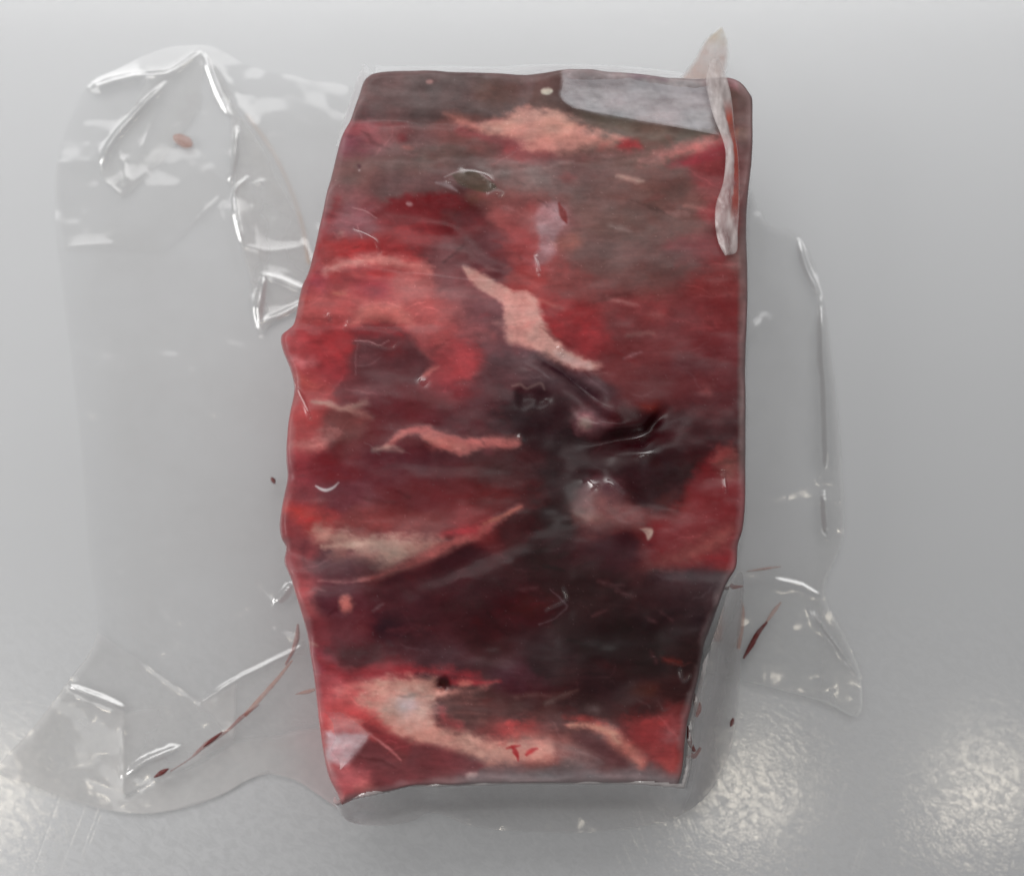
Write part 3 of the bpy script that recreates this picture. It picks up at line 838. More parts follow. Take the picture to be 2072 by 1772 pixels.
# ---- pale frosted hollow under the film at the top right corner
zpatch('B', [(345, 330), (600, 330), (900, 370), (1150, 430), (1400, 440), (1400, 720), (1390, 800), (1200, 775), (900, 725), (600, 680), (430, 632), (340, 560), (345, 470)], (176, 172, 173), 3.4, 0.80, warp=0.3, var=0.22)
zs('B', [(210, 352, 6), (350, 356, 12), (420, 366, 5)], (130, 104, 112), 4, 0.7)
zs('B', [(820, 400, 8), (920, 420, 20), (1080, 440, 6)], (126, 98, 112), 5, 0.7)
rng = np.random.default_rng(7)
for k in range(300):
    uu, vv = rng.uniform(600, 1490), rng.uniform(280, 1560)
    base = RGB.reshape(-1, 3)[np.argmin((U - uu) ** 2 + (V - vv) ** 2)]
    an = rng.normal(-0.05, 0.4)
    kind = rng.random()
    if kind < 0.55:      # pale sinew flecks
        ln, w = rng.uniform(5, 34), rng.uniform(0.8, 2.8)
        c, al, so = base * rng.uniform(1.08, 1.3) + rng.uniform(4, 20), rng.uniform(0.2, 0.5), 3
    elif kind < 0.8:     # redder blotches
        ln, w = rng.uniform(8, 40), rng.uniform(3, 11)
        c, al, so = base * np.array((1.10, 0.82, 0.84)), rng.uniform(0.2, 0.5), 8
    else:                # dark grooves
        ln, w = rng.uniform(8, 50), rng.uniform(1.5, 6)
        c, al, so = base * rng.uniform(0.55, 0.8), rng.uniform(0.25, 0.6), 5
    dx, dy = math.cos(an) * ln, math.sin(an) * ln
    stroke([(uu - dx, vv - dy, 0.6), (uu, vv + rng.normal(0, 4), w), (uu + dx, vv + dy, 0.6)], c, so, al, warp=1.0)
# the cold face at the lower end, and the flanks
nearb, _, _ = seg_dist(U, V, np.vstack([cb[60::10]]))
g = 1 - smooth(10, 38, nearb + 6 * fbm(U / 30, V / 12, 61, 2))
g *= smooth(850, 990, U)
RGB = RGB * (1 - 0.75 * g[..., None]) + np.array((134, 128, 129)) * 0.75 * g[..., None]
rs = smooth(1486, 1497, U) * (1 - smooth(930, 1010, V))
RGB = RGB * (1 - 0.65 * rs[..., None]) + np.array((118, 96, 92)) * 0.65 * rs[..., None]

# muscle grain: fibres roughly along the width, bending a little
ang = 0.10 * np.sin(V / 170.0) - 0.06
fu = U * np.cos(ang) + V * np.sin(ang)
fv = -U * np.sin(ang) + V * np.cos(ang)
fibre = fbm(fu / 60, fv / 9.0 + 0.8 * fbm(U / 60, V / 60, 33, 3), 31, 4, 0.62)
mott = fbm(U / 36, V / 30, 44, 5, 0.6)
big = fbm(U / 130, V / 90, 48, 3)
fine = fbm(U / 13, V / 8, 46, 3, 0.6)
RGB = RGB * (1.04 + 0.13 * fibre + 0.30 * mott + 0.10 * fine + 0.18 * big)[..., None]
# red and brown wander apart
hue = fbm(U / 50, V / 34, 51, 4)
RGB[..., 0] *= 1 + 0.10 * hue
RGB[..., 1:] *= (1 - 0.10 * hue)[..., None]
speck = smooth(0.36, 0.44, fbm(U / 5, V / 4, 71, 2))
RGB += (speck * 22)[..., None]
rimf = (1 - smooth(3, 20, edge + 14 * fbm(U / 30, V / 30, 66, 3))) * 0.42
RGB = RGB * (1 - rimf[..., None]) + np.array((172, 152, 150)) * rimf[..., None]
grey = RGB.mean(-1, keepdims=True)
keep = 0.88 + 0.9 * smooth(80, 25, grey)
RGB = np.clip(grey + (RGB - grey) * keep, 5, 235)
RGB = RGB * np.array((1.0, 0.975, 0.985))
RGB = np.where(grey < 60, RGB * (1 - 0.10 * smooth(60, 30, grey)), RGB)

# ------------------------------------------------------------------ meat: relief
BUMPS = [  # u, v, half length, half width, angle, height in mm
    (1130, 980, 80, 140, 0.1, -2.4), (1150, 880, 70, 40, 0.4, -1.6), (1290, 930, 80, 60, 0.5, 2.4), (1330, 870, 60, 26, -0.6, -1.8), (1250, 900, 60, 18, 0.0, -2.2),
    (1200, 990, 50, 34, 0.5, 2.2), (1200, 865, 46, 20, 0.2, 1.6), (1150, 765, 90, 14, 0.72, -1.5), (1110, 780, 70, 20, 0.72, 1.0),
    (1080, 800, 40, 20, 0.1, -1.0), (930, 375, 50, 22, 0.3, 1.0), (860, 440, 110, 34, 0.15, -1.2), (740, 620, 130, 60, 0.1, 1.4), (700, 740, 90, 40, 0.2, 1.0),
    (800, 750, 80, 40, 0.3, -1.4), (620, 700, 40, 40, 0, 1.0), (900, 900, 140, 26, 0.05, 0.8), (820, 940, 140, 30, 0.05, -0.5), (830, 1110, 170, 34, -0.3, 1.2),
    (960, 1130, 140, 26, -0.45, -1.2), (1420, 1060, 80, 80, 0, 1.4), (1330, 1010, 70, 34, 0.4, -1.6), (1000, 1290, 240, 60, 0, -1.6), (1200, 1230, 160, 120, 0.2, -1.4),
    (820, 1440, 100, 50, 0.4, 1.4), (890, 1384, 14, 11, 0, -1.6), (1000, 1420, 200, 26, 0.1, -1.0), (1260, 1510, 90, 22, 0.6, 0.9), (1190, 1520, 80, 20, 0.5, -0.9),
    (1300, 600, 200, 130, 0, 0.8), (1060, 650, 60, 34, 0.8, 0.9), (1000, 520, 120, 22, 0.6, -0.8), (1040, 330, 200, 22, 0.02, -0.7), (1150, 280, 150, 26, 0.1, 0.8),
    (850, 250, 160, 12, 0.02, -0.8), (1100, 470, 50, 70, 0.1, 0.5), (650, 1140, 40, 40, 0, -1.2), (590, 1120, 40, 26, 0, -1.0), (700, 1230, 70, 40, 0, 0.6),
    (1300, 215, 190, 46, 0.10, -3.2), (1270, 888, 60, 13, -0.12, -2.0), (1325, 856, 30, 11, -0.9, -1.6), (1215, 850, 60, 26, 0.5, 1.2), (1250, 1060, 90, 26, 0.45, 1.2),
    (1060, 810, 16, 22, 0, -0.9), (1098, 808, 14, 20, 0, -0.9), (1180, 790, 80, 10, 0.75, -1.2), (1150, 745, 90, 16, 0.6, 0.8), (950, 930, 140, 24, 0.0, -0.35), (700, 1180, 120, 20, -0.1, -0.7),
    (640, 830, 60, 20, 0.1, 0.6), (760, 660, 120, 12, 0.0, -0.7), (880, 560, 160, 14, 0.1, -0.6), (930, 600, 80, 40, 0.4, 0.7), (740, 1470, 60, 16, 0.5, -0.7), (1120, 1540, 120, 24, 0.1, 0.7),
]
SU = U + 14 * fbm(U / 80, V / 60, 101, 2)
SV = V + 12 * fbm(U / 80, V / 60, 104, 2)
Z = np.zeros(U.shape)
for bu, bv, sl, sw, an, hm in BUMPS:
    dx, dy = SU - bu, SV - bv
    p_, q_ = dx * math.cos(an) + dy * math.sin(an), -dx * math.sin(an) + dy * math.cos(an)
    Z += 1.0 * hm * np.exp(-(p_ / sl) ** 2 - (q_ / sw) ** 2)
Z += 2.2 * fbm(U / 150, V / 110, 81, 2) + 0.55 * fbm(U / 60, V / 40, 85, 2) + 0.035 * fbm(U / 26, V / 20, 88, 2)
# fat stands a little proud
for f, l in FATMASK:
    Z += 0.07 * f
# the block leans: lower end is thinner, left side domed
Z += -5.0 * smooth(1150, 1600, V) + 0.8 * smooth(900, 600, U)
# taut film creases pressed into the surface
CREASE = [([(600, 785), (616, 815), (630, 852)], 3.0, 0.9), ([(1060, 893), (1048, 886)], 4, 0.7), ([(1290, 880), (1310, 905), (1300, 935)], 9, 0.9),
          ([(1185, 970), (1205, 990)], 7, 0.8), ([(1225, 975), (1260, 1000)], 4, 0.5), ([(1460, 955), (1466, 1000)], 3, 0.6), ([(1125, 708), (1140, 722)], 5, 0.7),
          ([(935, 350), (985, 362), (1000, 392)], 5, 0.7), ([(905, 375), (940, 385)], 4, 0.6), ([(985, 395), (1015, 400)], 4, 0.5), ([(665, 645), (672, 655)], 4, 0.5),
          ([(850, 770), (862, 778)], 6, 0.6), ([(710, 655), (702, 672)], 3, 0.5), ([(735, 700), (790, 712), (810, 700)], 2.5, 0.4), ([(1375, 1355), (1382, 1378), (1396, 1368)], 3, 0.5),
          ([(1105, 1235), (1145, 1215), (1140, 1190)], 2.5, 0.4), ([(720, 470), (760, 492), (770, 520)], 2.5, 0.4), ([(1090, 560), (1085, 520)], 2.5, 0.4)]
SHARP = np.zeros(U.shape)
for pts, wd, hm in CREASE:
    p = spline(pts, 6)
    m = box(p, 5 * wd + 6)
    d, _, al = seg_dist(U[m], V[m], p)
    Z[m] += 0.36 * hm * np.exp(-(d / (1.5 * wd)) ** 2) * smooth(0, 0.25, np.minimum(al, 1 - al) + 0.06)
    SHARP[m] = np.maximum(SHARP[m], np.exp(-(d / (1.4 * wd)) ** 2))
Z = H + Z * 0.001
rr = np.clip(0.0016 + 0.004 * fbm(U / 90, V / 90, 99, 2), 0.0008, 0.0032)
dm = np.clip(edge * PX, 0, rr)
Z = Z - rr + np.sqrt(np.maximum(rr * rr - (rr - dm) ** 2, 0))

GL = np.clip((0.36 + 0.16 * fbm(U / 90, V / 60, 91, 3)) * (1 - 0.75 * SHARP), 0.07, 0.5)

X, Y = P(U, V, ZM)
nv = NA * NB
verts = np.stack([X, Y, Z], -1).reshape(-1, 3)
# the milky film and frost on it lie over the flesh
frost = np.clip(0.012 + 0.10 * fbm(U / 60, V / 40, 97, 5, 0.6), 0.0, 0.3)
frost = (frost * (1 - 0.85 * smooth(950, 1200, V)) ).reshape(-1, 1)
veil = (0.004 + 0.010 * smooth(900, 300, V)).reshape(-1, 1)  # film reflection, stronger towards the top, subtracted from the painted colour
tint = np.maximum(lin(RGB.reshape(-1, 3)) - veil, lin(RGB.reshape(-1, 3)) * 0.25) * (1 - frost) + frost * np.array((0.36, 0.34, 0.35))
gloss = np.repeat(GL.reshape(-1, 1), 3, 1)
gloss[:, 1] = SHARP.reshape(-1)
idx = np.arange(nv).reshape(NB, NA)
quads = np.stack([idx[:-1, :-1], idx[1:, :-1], idx[1:, 1:], idx[:-1, 1:]], -1).reshape(-1, 4)
# flanks down to the table
loop = np.concatenate([idx[0, :], idx[1:, -1], idx[-1, ::-1][1:], idx[::-1, 0][1:-1]])
cen = verts.mean(0)
rings = [loop]
vs_, ts_, gs_ = [verts], [tint], [gloss]
cur = nv
NR = 14
lx, ly = verts[loop, 0], verts[loop, 1]
lu, lv = U.reshape(-1)[loop], V.reshape(-1)[loop]
dirx, diry = lx - cen[0], ly - cen[1]
dl = np.hypot(dirx, diry); dirx /= dl; diry /= dl
for k in range(1, NR + 1):
    f = k / NR
    z = verts[loop, 2] * (1 - f) + 0.0008 * f
    off = 0.0010 * math.sin(min(f * 2.2, 1.0) * math.pi * 0.5) * 0.3 - 0.004 * f ** 2 + 0.0010 * fbm(lu / 60 + 3 * f, lv / 60 + 5 * f, 95, 3)
    vs_.append(np.stack([lx + dirx * off, ly + diry * off, z], 1))
    ts_.append(tint[loop] * (1 + 0.5 * fbm(lu / 40 + 8 * f, lv / 40 + 7 * f, 96, 3))[:, None])
    gs_.append(gloss[loop])
    rings.append(np.arange(cur, cur + len(loop))); cur += len(loop)
verts = np.vstack(vs_); tint = np.clip(np.vstack(ts_), 0, 1); gloss = np.vstack(gs_)
side = []
for r0, r1 in zip(rings[:-1], rings[1:]):
    side.append(np.stack([r0, np.roll(r0, -1), np.roll(r1, -1), r1], -1))
side = np.vstack(side)
faces = np.vstack([quads, side])
# outward normals
if vert_normals(verts, quads)[idx[NB // 2, NA // 2], 2] < 0:
    quads = quads[:, ::-1]
sn = vert_normals(verts, side)[rings[5]]
if (sn[:, 0] * dirx + sn[:, 1] * diry).mean() < 0:
    side = side[:, ::-1]
faces = np.vstack([quads, side])
NRM = vert_normals(verts, faces)

owner = np.zeros(len(faces), int)
for k, (f, l) in enumerate(FATMASK):
    fm = f.reshape(-1)[quads].mean(1)
    owner[:len(quads)][fm > 0.45] = k + 1


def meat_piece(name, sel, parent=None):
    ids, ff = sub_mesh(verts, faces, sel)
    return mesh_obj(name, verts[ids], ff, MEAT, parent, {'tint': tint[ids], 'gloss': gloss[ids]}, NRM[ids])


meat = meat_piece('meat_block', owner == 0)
prop(meat, 'frozen dark red block of meat with pale fat seams sealed inside the clear bag', 'meat')
for k, (f, l) in enumerate(FATMASK):
    nm = 'blood_clot' if 'clot' in l else 'fat_seam' if ('fat' in l or 'seam' in l) and 'spot' not in l else 'fat_fleck'
    sel = owner == k + 1
    if sel.sum() > 10:
        o = meat_piece(nm, sel, meat)
        o['label'] = l

# ------------------------------------------------------------------ bag
bag = bpy.data.objects.new('vacuum_bag', None)
COL.objects.link(bag)
prop(bag, 'clear crinkled plastic vacuum bag around the frozen meat on the steel table', 'bag')

RIDGES = [  # creases of the loose film: points (u, v, half width), height in mm
    # upper left flap
    ([(182, 178, 7), (230, 164, 9), (292, 152, 8)], 1.5), ([(290, 154, 6), (345, 146, 5), (405, 106, 3)], 1.0),
    ([(335, 168, 4), (262, 240, 5), (218, 298, 6), (206, 336, 5)], 1.2), ([(330, 190, 3), (303, 256, 3), (282, 312, 3)], 0.5),
    ([(242, 310, 3), (258, 358, 4), (250, 392, 4)], 0.7), ([(214, 364, 3), (232, 384, 4), (252, 396, 3)], 0.6), ([(262, 372, 3), (300, 338, 3)], 0.35),
    ([(414, 112, 4), (438, 184, 5), (464, 232, 4)], 0.9), ([(479, 258, 4), (475, 318, 5), (464, 372, 3)], 0.8), ([(450, 390, 3), (390, 450, 3), (330, 510, 3)], 0.4),
    ([(500, 358, 3), (475, 386, 3), (475, 430, 4), (491, 496, 3)], 0.9), ([(505, 390, 2.5), (514, 480, 3), (528, 546, 3)], 0.6),
    ([(528, 546, 4), (560, 548, 5), (606, 556, 4)], 1.0), ([(528, 546, 5), (518, 600, 7), (515, 640, 5)], 1.2), ([(516, 640, 3), (560, 612, 4), (606, 578, 4)], 0.9),
    ([(600, 450, 3), (618, 500, 4), (622, 545, 3)], 0.8), ([(486, 498, 3), (540, 496, 4), (602, 468, 3)], 0.7), ([(442, 420, 2.5), (462, 480, 3), (482, 545, 2.5)], 0.45),
    ([(524, 362, 4), (528, 372, 5)], 0.8), ([(515, 642, 4), (524, 662, 4)], 0.8), ([(240, 490, 3), (135, 498, 3)], 0.35), ([(108, 332, 7), (200, 328, 8)], 0.4),
    ([(420, 108, 6), (500, 232, 7), (560, 330, 7), (600, 420, 6)], 0.5),
    # lower left flap
    ([(138, 1388, 6), (190, 1408, 8), (252, 1432, 8)], 1.3), ([(405, 1420, 4), (480, 1374, 4), (560, 1325, 4), (604, 1294, 3)], 0.8),
    ([(250, 1312, 4), (330, 1370, 4), (404, 1420, 4)], 0.5), ([(252, 1572, 6), (300, 1538, 9), (366, 1512, 8)], 2.0),
    ([(256, 1608, 5), (330, 1580, 7), (420, 1536, 7), (475, 1498, 5), (560, 1490, 5), (630, 1468, 4)], 1.1), ([(250, 1455, 4), (248, 1530, 4), (248, 1602, 4)], 0.7),
    ([(576, 1168, 5), (560, 1195, 8), (545, 1215, 5)], 1.2), ([(540, 1260, 3), (600, 1280, 4)], 0.5), ([(330, 1470, 4), (400, 1430, 4)], 0.4),
    ([(440, 1455, 4), (520, 1462, 5), (600, 1440, 4)], 0.4), ([(150, 1560, 6), (250, 1606, 6), (300, 1612, 5)], 0.4), ([(60, 1260, 5), (200, 1310, 6), (250, 1312, 4)], 0.3),
    ([(600, 900, 8), (540, 1000, 10), (560, 1060, 8)], 0.5),
    # right flap
    ([(1619, 478, 2), (1630, 530, 4), (1657, 604, 3)], 1.3), ([(1660, 610, 3), (1666, 760, 8), (1672, 880, 11), (1676, 960, 12)], 2.4),
    ([(1668, 1000, 7), (1672, 1040, 10), (1674, 1084, 9)], 1.1), ([(1650, 968, 3), (1690, 964, 3)], 0.6), ([(1556, 620, 2.5), (1530, 670, 3), (1514, 706, 2.5)], 0.6),
    ([(1640, 1232, 3), (1690, 1300, 4), (1734, 1362, 4)], 0.9), ([(1575, 1168, 4), (1620, 1184, 5), (1662, 1206, 4)], 0.6), ([(1596, 1262, 2), (1560, 1296, 3)], 0.5),
    ([(1560, 620, 5), (1610, 720, 6), (1640, 800, 5)], 0.4), ([(1520, 800, 2.5), (1530, 830, 3)], 0.6),
    # lower edge
    ([(700, 1650, 4), (760, 1652, 5), (850, 1640, 4)], 0.5), ([(1490, 1530, 4), (1450, 1590, 5), (1400, 1640, 4)], 0.6), ([(1002, 1670, 3), (1006, 1720, 3)], 0.3),
]

ROOFS = [  # sharp folds: a roof-shaped crease, points with half width, slope of its two faces
    ([(1660, 610, 4), (1667, 760, 8), (1673, 880, 10), (1676, 962, 11)], 0.50), ([(1619, 478, 3), (1632, 530, 5), (1658, 604, 4)], 0.50), ([(1668, 1000, 9), (1672, 1040, 11), (1674, 1084, 9)], 0.50),
    ([(182, 178, 8), (230, 164, 11), (294, 152, 9)], 0.16), ([(290, 154, 7), (345, 146, 7), (405, 106, 4)], 0.22), ([(335, 168, 5), (262, 240, 8), (218, 298, 9), (206, 338, 6)], 0.45),
    ([(414, 112, 5), (438, 184, 7), (464, 232, 5)], 0.45), ([(479, 258, 5), (475, 318, 7), (464, 372, 4)], 0.50), ([(528, 546, 6), (560, 548, 8), (608, 556, 6)], 0.16),
    ([(528, 546, 6), (518, 600, 10), (515, 642, 6)], 0.50), ([(516, 640, 5), (560, 612, 7), (606, 578, 5)], 0.28), ([(138, 1388, 7), (190, 1408, 10), (252, 1432, 8)], 0.30),
    ([(252, 1572, 7), (300, 1538, 11), (366, 1512, 8)], 0.30), ([(405, 1420, 5), (480, 1374, 6), (560, 1325, 6), (604, 1294, 4)], 0.34), ([(1640, 1232, 4), (1690, 1300, 7), (1734, 1362, 5)], 0.50),
    ([(576, 1168, 6), (560, 1195, 10), (545, 1216, 6)], 0.50), ([(500, 358, 4), (475, 386, 4), (475, 430, 5), (491, 496, 4)], 0.50), ([(1575, 1168, 5), (1620, 1184, 7), (1662, 1206, 5)], 0.28),
]
FLAP_LEFT = [(755, 152), (690, 140), (600, 152), (500, 130), (425, 92), (330, 98), (240, 138), (172, 178), (120, 300), (110, 430), (128, 600), (150, 780), (168, 960), (180, 1120),
             (196, 1280), (132, 1384), (64, 1474), (-6, 1556), (60, 1586), (150, 1620), (230, 1640), (300, 1645), (380, 1632), (450, 1606), (500, 1578), (540, 1566), (588, 1578),
             (640, 1614), (690, 1650), (720, 1640), (760, 1590), (820, 1500), (820, 900), (830, 300)]
FLAP_RIGHT = [(1440, 300), (1500, 250), (1560, 420), (1622, 470), (1664, 600), (1692, 800), (1704, 960), (1706, 1086), (1668, 1196), (1712, 1290), (1742, 1366), (1736, 1448), (1660, 1418),
              (1500, 1372), (1440, 1330), (1400, 1200), (1420, 800)]
SKIRT = [(1424, 1320), (1470, 1180), (1505, 1180), (1504, 1300), (1502, 1372), (1494, 1450), (1482, 1520), (1450, 1590), (1400, 1640), (1330, 1668), (1200, 1684), (1080, 1684),
         (960, 1674), (900, 1652), (860, 1646), (826, 1664), (740, 1672), (688, 1650), (700, 1560), (760, 1480), (1100, 1480), (1340, 1440)]


def film(name, poly, seed, tint_fn, step=2.6, tent=(40, 0.02), base=0.0009, curl=0.0, inset=6, smooth_out=True):
    pl = spline(np.vstack([poly, poly[:1]]), 5)[:-1][:, :2] if smooth_out else np.asarray(poly, float)
    u0, v0 = pl.min(0) - 2 * step; u1, v1 = pl.max(0) + 2 * step
    gu, gv = np.meshgrid(np.arange(u0, u1, step), np.arange(v0, v1, step))
    sd = poly_sd(gu, gv, pl)
    blk = poly_sd(gu, gv, od)              # distance to the block, negative inside
    keepv = (sd < 0) & (blk > -inset)
    kc = keepv[:-1, :-1] | keepv[1:, :-1] | keepv[1:, 1:] | keepv[:-1, 1:]
    kc &= (np.maximum.reduce([sd[:-1, :-1], sd[1:, :-1], sd[1:, 1:], sd[:-1, 1:]]) < 1.6 * step)
    # snap outside vertices of kept cells to the outline
    out_ = (sd > 0) & (sd < 3 * step)
    q = np.vstack([pl, pl[:1]])
    px, py = gu[out_], gv[out_]
    bd = np.full(px.shape, 1e9); bx = px.copy(); by = py.copy()
    for s0, s1 in zip(q[:-1], q[1:]):
        dx, dy = s1 - s0
        t = np.clip(((px - s0[0]) * dx + (py - s0[1]) * dy) / (dx * dx + dy * dy + 1e-9), 0, 1)
        cx, cy = s0[0] + t * dx, s0[1] + t * dy
        d = np.hypot(px - cx, py - cy); m = d < bd
        bd[m] = d[m]; bx[m] = cx[m]; by[m] = cy[m]
    gu[out_] = bx; gv[out_] = by
    Uf, Vf = gu, gv
    wx = Uf + 4 * fbm(Uf / 60, Vf / 60, seed + 3, 2); wy = Vf + 4 * fbm(Uf / 60, Vf / 60, seed + 4, 2)
    z = base + 0.0012 * (fbm(Uf / 170, Vf / 130, seed, 3) + 0.35) + 0.00012 * fbm(Uf / 40, Vf / 40, seed + 1, 2)
    crease = np.zeros(Uf.shape)
    for pts, hm in RIDGES:
        p = spline(pts, 6)
        m = (Uf > p[:, 0].min() - 60) & (Uf < p[:, 0].max() + 60) & (Vf > p[:, 1].min() - 60) & (Vf < p[:, 1].max() + 60)
        if not m.any():
            continue
        d, w, al = seg_dist(wx[m], wy[m], p)
        w = np.maximum(w * 1.4, 2.6)
        w = w * (0.9 + 0.3 * np.clip(fbm(Uf[m] / 28, Vf[m] / 28, seed + 9, 2) + 0.4, 0, 1))
        prof = np.exp(-(d / w) ** 2) * 0.6 + 0.55 * np.exp(-(d / (3.5 * w)) ** 2)
        crease[m] = np.maximum(crease[m], min(1.0, max(0.12, (hm - 0.3) / 1.1)) * np.exp(-(d / (1.8 * w)) ** 2) * smooth(0, 0.12, np.minimum(al, 1 - al)))
        z[m] += 0.001 * hm * 0.30 * prof * (0.35 + 0.65 * smooth(0, 0.2, np.minimum(al, 1 - al)))
    for pts, sl in ROOFS:
        p = spline(pts, 8)
        m = (Uf > p[:, 0].min() - 40) & (Uf < p[:, 0].max() + 40) & (Vf > p[:, 1].min() - 40) & (Vf < p[:, 1].max() + 40)
        if not m.any():
            continue
        d, w, al = seg_dist(wx[m], wy[m], p)
        taper = smooth(0, 0.10, np.minimum(al, 1 - al))
        hgt = np.maximum(w - d, 0)
        hgt = np.where(w - hgt < 1.5, w - 0.75 - 0.33 * d ** 2, hgt)       # the ridge line itself is slightly rounded
        hgt = np.clip(hgt, 0, None)
        z[m] += hgt * 0.1207e-3 * sl * (0.4 + 0.6 * taper)
        crease[m] = np.maximum(crease[m], (1 - smooth(0.8, 1.3, d / np.maximum(w, 1))) * (0.5 + 0.5 * taper))
    tw, th = tent if not callable(tent) else tent(Uf, Vf)
    z += th * np.clip(1 - np.maximum(blk, 0) / tw, 0, 1) ** 2.6 * (1 + 0.10 * fbm(Uf / 50, Vf / 50, seed + 7, 2))
    if curl:
        z += curl * smooth(60, 0, -sd)
    z = np.maximum(z, 0.0006)
    Xf, Yf = P(Uf, Vf, 0.002)
    # near the block the film climbs its flank: follow the level it was measured on
    k = np.clip(1 - np.maximum(blk, 0) / 140.0, 0, 1)
    X2, Y2 = P(Uf, Vf, 0.022)
    Xf = Xf * (1 - k) + X2 * k; Yf = Yf * (1 - k) + Y2 * k
    vv = np.stack([Xf, Yf, z], -1).reshape(-1, 3)
    rgba = tint_fn(Uf, Vf, sd, blk)
    rgba[..., 3] = np.clip(rgba[..., 3] + 0.05 * crease ** 1.5, 0, 0.9)
    rgba = rgba.reshape(-1, 4)
    layers = np.repeat(crease.reshape(-1, 1), 3, 1)
    ii = np.arange(vv.shape[0]).reshape(Uf.shape)
    ff = np.stack([ii[:-1, :-1], ii[1:, :-1], ii[1:, 1:], ii[:-1, 1:]], -1)[kc]
    ids, f2 = sub_mesh(vv, ff, np.ones(len(ff), bool))
    v2 = vv[ids]
    if vert_normals(v2, f2)[:, 2].mean() < 0:
        f2 = f2[:, ::-1]
    return mesh_obj(name, v2, f2, FILM, bag, {'tint': rgba[ids], 'layers': layers[ids]})


def tint_left(u, v, sd, blk):
    o = np.zeros(u.shape + (4,))
    o[..., :3] = lin((243, 242, 240))
    al = 0.06 + 0.12 * (fbm(u / 130, v / 100, 201, 3) + 0.25)
    low = smooth(1380, 1560, v) * smooth(700, 300, u)
    al = al + 0.16 * low * (0.7 + 0.9 * fbm(u / 60, v / 50, 203, 3))
    al = al * (0.15 + 0.85 * np.maximum(smooth(0, 110, -sd), smooth(1250, 1400, v)))
    for pl_, k_ in (([(412, 100), (300, 158), (215, 300), (206, 350), (250, 398), (330, 320), (402, 220)], 0.16),
                    ([(418, 108), (470, 235), (472, 370), (515, 655), (606, 580), (624, 540), (600, 420), (540, 320)], 0.26),
                    ([(100, 330), (380, 300), (470, 380), (330, 510), (128, 500)], 0.06),
                    ([(-10, 1556), (132, 1384), (250, 1436), (250, 1606), (300, 1650), (150, 1630)], 0.34),
                    ([(250, 1606), (250, 1440), (404, 1418), (480, 1380), (470, 1500), (330, 1580)], 0.20),
                    ([(258, 1612), (420, 1536), (475, 1498), (640, 1470), (690, 1650), (540, 1560), (450, 1610), (300, 1650)], 0.30),
                    ([(404, 1418), (604, 1294), (640, 1460), (475, 1498)], 0.10), ([(196, 1280), (250, 1312), (404, 1420), (250, 1436), (132, 1384)], 0.14)):
        f_ = poly_sd(u + 8 * fbm(u / 50, v / 50, 231, 2), v + 8 * fbm(u / 50, v / 50, 233, 2), pl_)
        al = al + k_ * (1 - smooth(-5, 5, f_)) * (0.55 + 0.45 * smooth(-70, 0, f_)) * (1 + 0.8 * fbm(u / 60, v / 60, 235, 3))
    rim = np.exp(-(sd / 4.0) ** 2)
    al = al + 0.25 * rim * smooth(1250, 1400, v)
    o[..., :3] = o[..., :3] * (1 - 0.25 * (rim * smooth(1250, 1400, v))[..., None])
    pink = np.exp(-((blk - 20) / 60) ** 2) * smooth(1150, 1550, v)
    o[..., :3] = o[..., :3] * (1 - 0.35 * pink[..., None] * np.array((0.05, 0.4, 0.35)))
    al = al + 0.14 * pink
    # faint orange juice line along the edge of the upper flap
    d, _, _ = seg_dist(u, v, spline([(500, 232), (560, 320), (600, 420), (612, 500)], 6))
    j = np.exp(-(d / 5) ** 2)
    o[..., :3] = o[..., :3] * (1 - j[..., None] * np.array((0.0, 0.25, 0.4))); al = al + 0.12 * j
    o[..., 3] = np.clip(al, 0, 0.9)
    return o


def tint_right(u, v, sd, blk):
    o = np.zeros(u.shape + (4,))
    o[..., :3] = lin((240, 240, 238))
    o[..., 3] = np.clip(0.05 + 0.10 * (fbm(u / 90, v / 90, 211, 3) + 0.3) + 0.14 * smooth(1100, 1220, v) + 0.10 * smooth(1640, 1670, u) + 0.06 * np.exp(-(sd / 4.0) ** 2), 0, 1)
    return o


def tint_skirt(u, v, sd, blk):
    o = np.zeros(u.shape + (4,))
    o[..., :3] = lin((214, 208, 206))
    al = 0.05 + 0.05 * (fbm(u / 90, v / 60, 221, 3) + 0.3) + 0.10 * np.exp(-(sd / 4.0) ** 2)
    al = al + 0.72 * smooth(1370, 1420, u) * np.exp(-(blk / 70) ** 2) + 0.16 * smooth(1400, 1330, np.abs(u - 1036) + 1000) * 0
    al = al + 0.42 * np.exp(-(blk / 60) ** 2) * smooth(1500, 1580, v)
    left = smooth(790, 700, u)
    al = al + 0.30 * left * np.exp(-(blk / 40) ** 2)
    o[..., :3] = o[..., :3] * (1 - left[..., None] * np.array((0.0, 0.18, 0.16)))
    o[..., 3] = np.clip(al, 0, 0.9)
    return o


film('film_flap', FLAP_LEFT, 301, tint_left, tent=(50, 0.0))['label'] = 'wide loose film flap crinkled beside the left of the meat'
film('film_flap', FLAP_RIGHT, 331, tint_right, tent=(26, 0.020), base=0.0016)['label'] = 'narrow loose film flap right of the meat'
film('film_skirt', SKIRT, 361, tint_skirt, tent=lambda u, v: (70 + 40 * smooth(1300, 1450, u), 0.036), base=0.0022)['label'] = 'film drawn taut off the lower end of the meat'


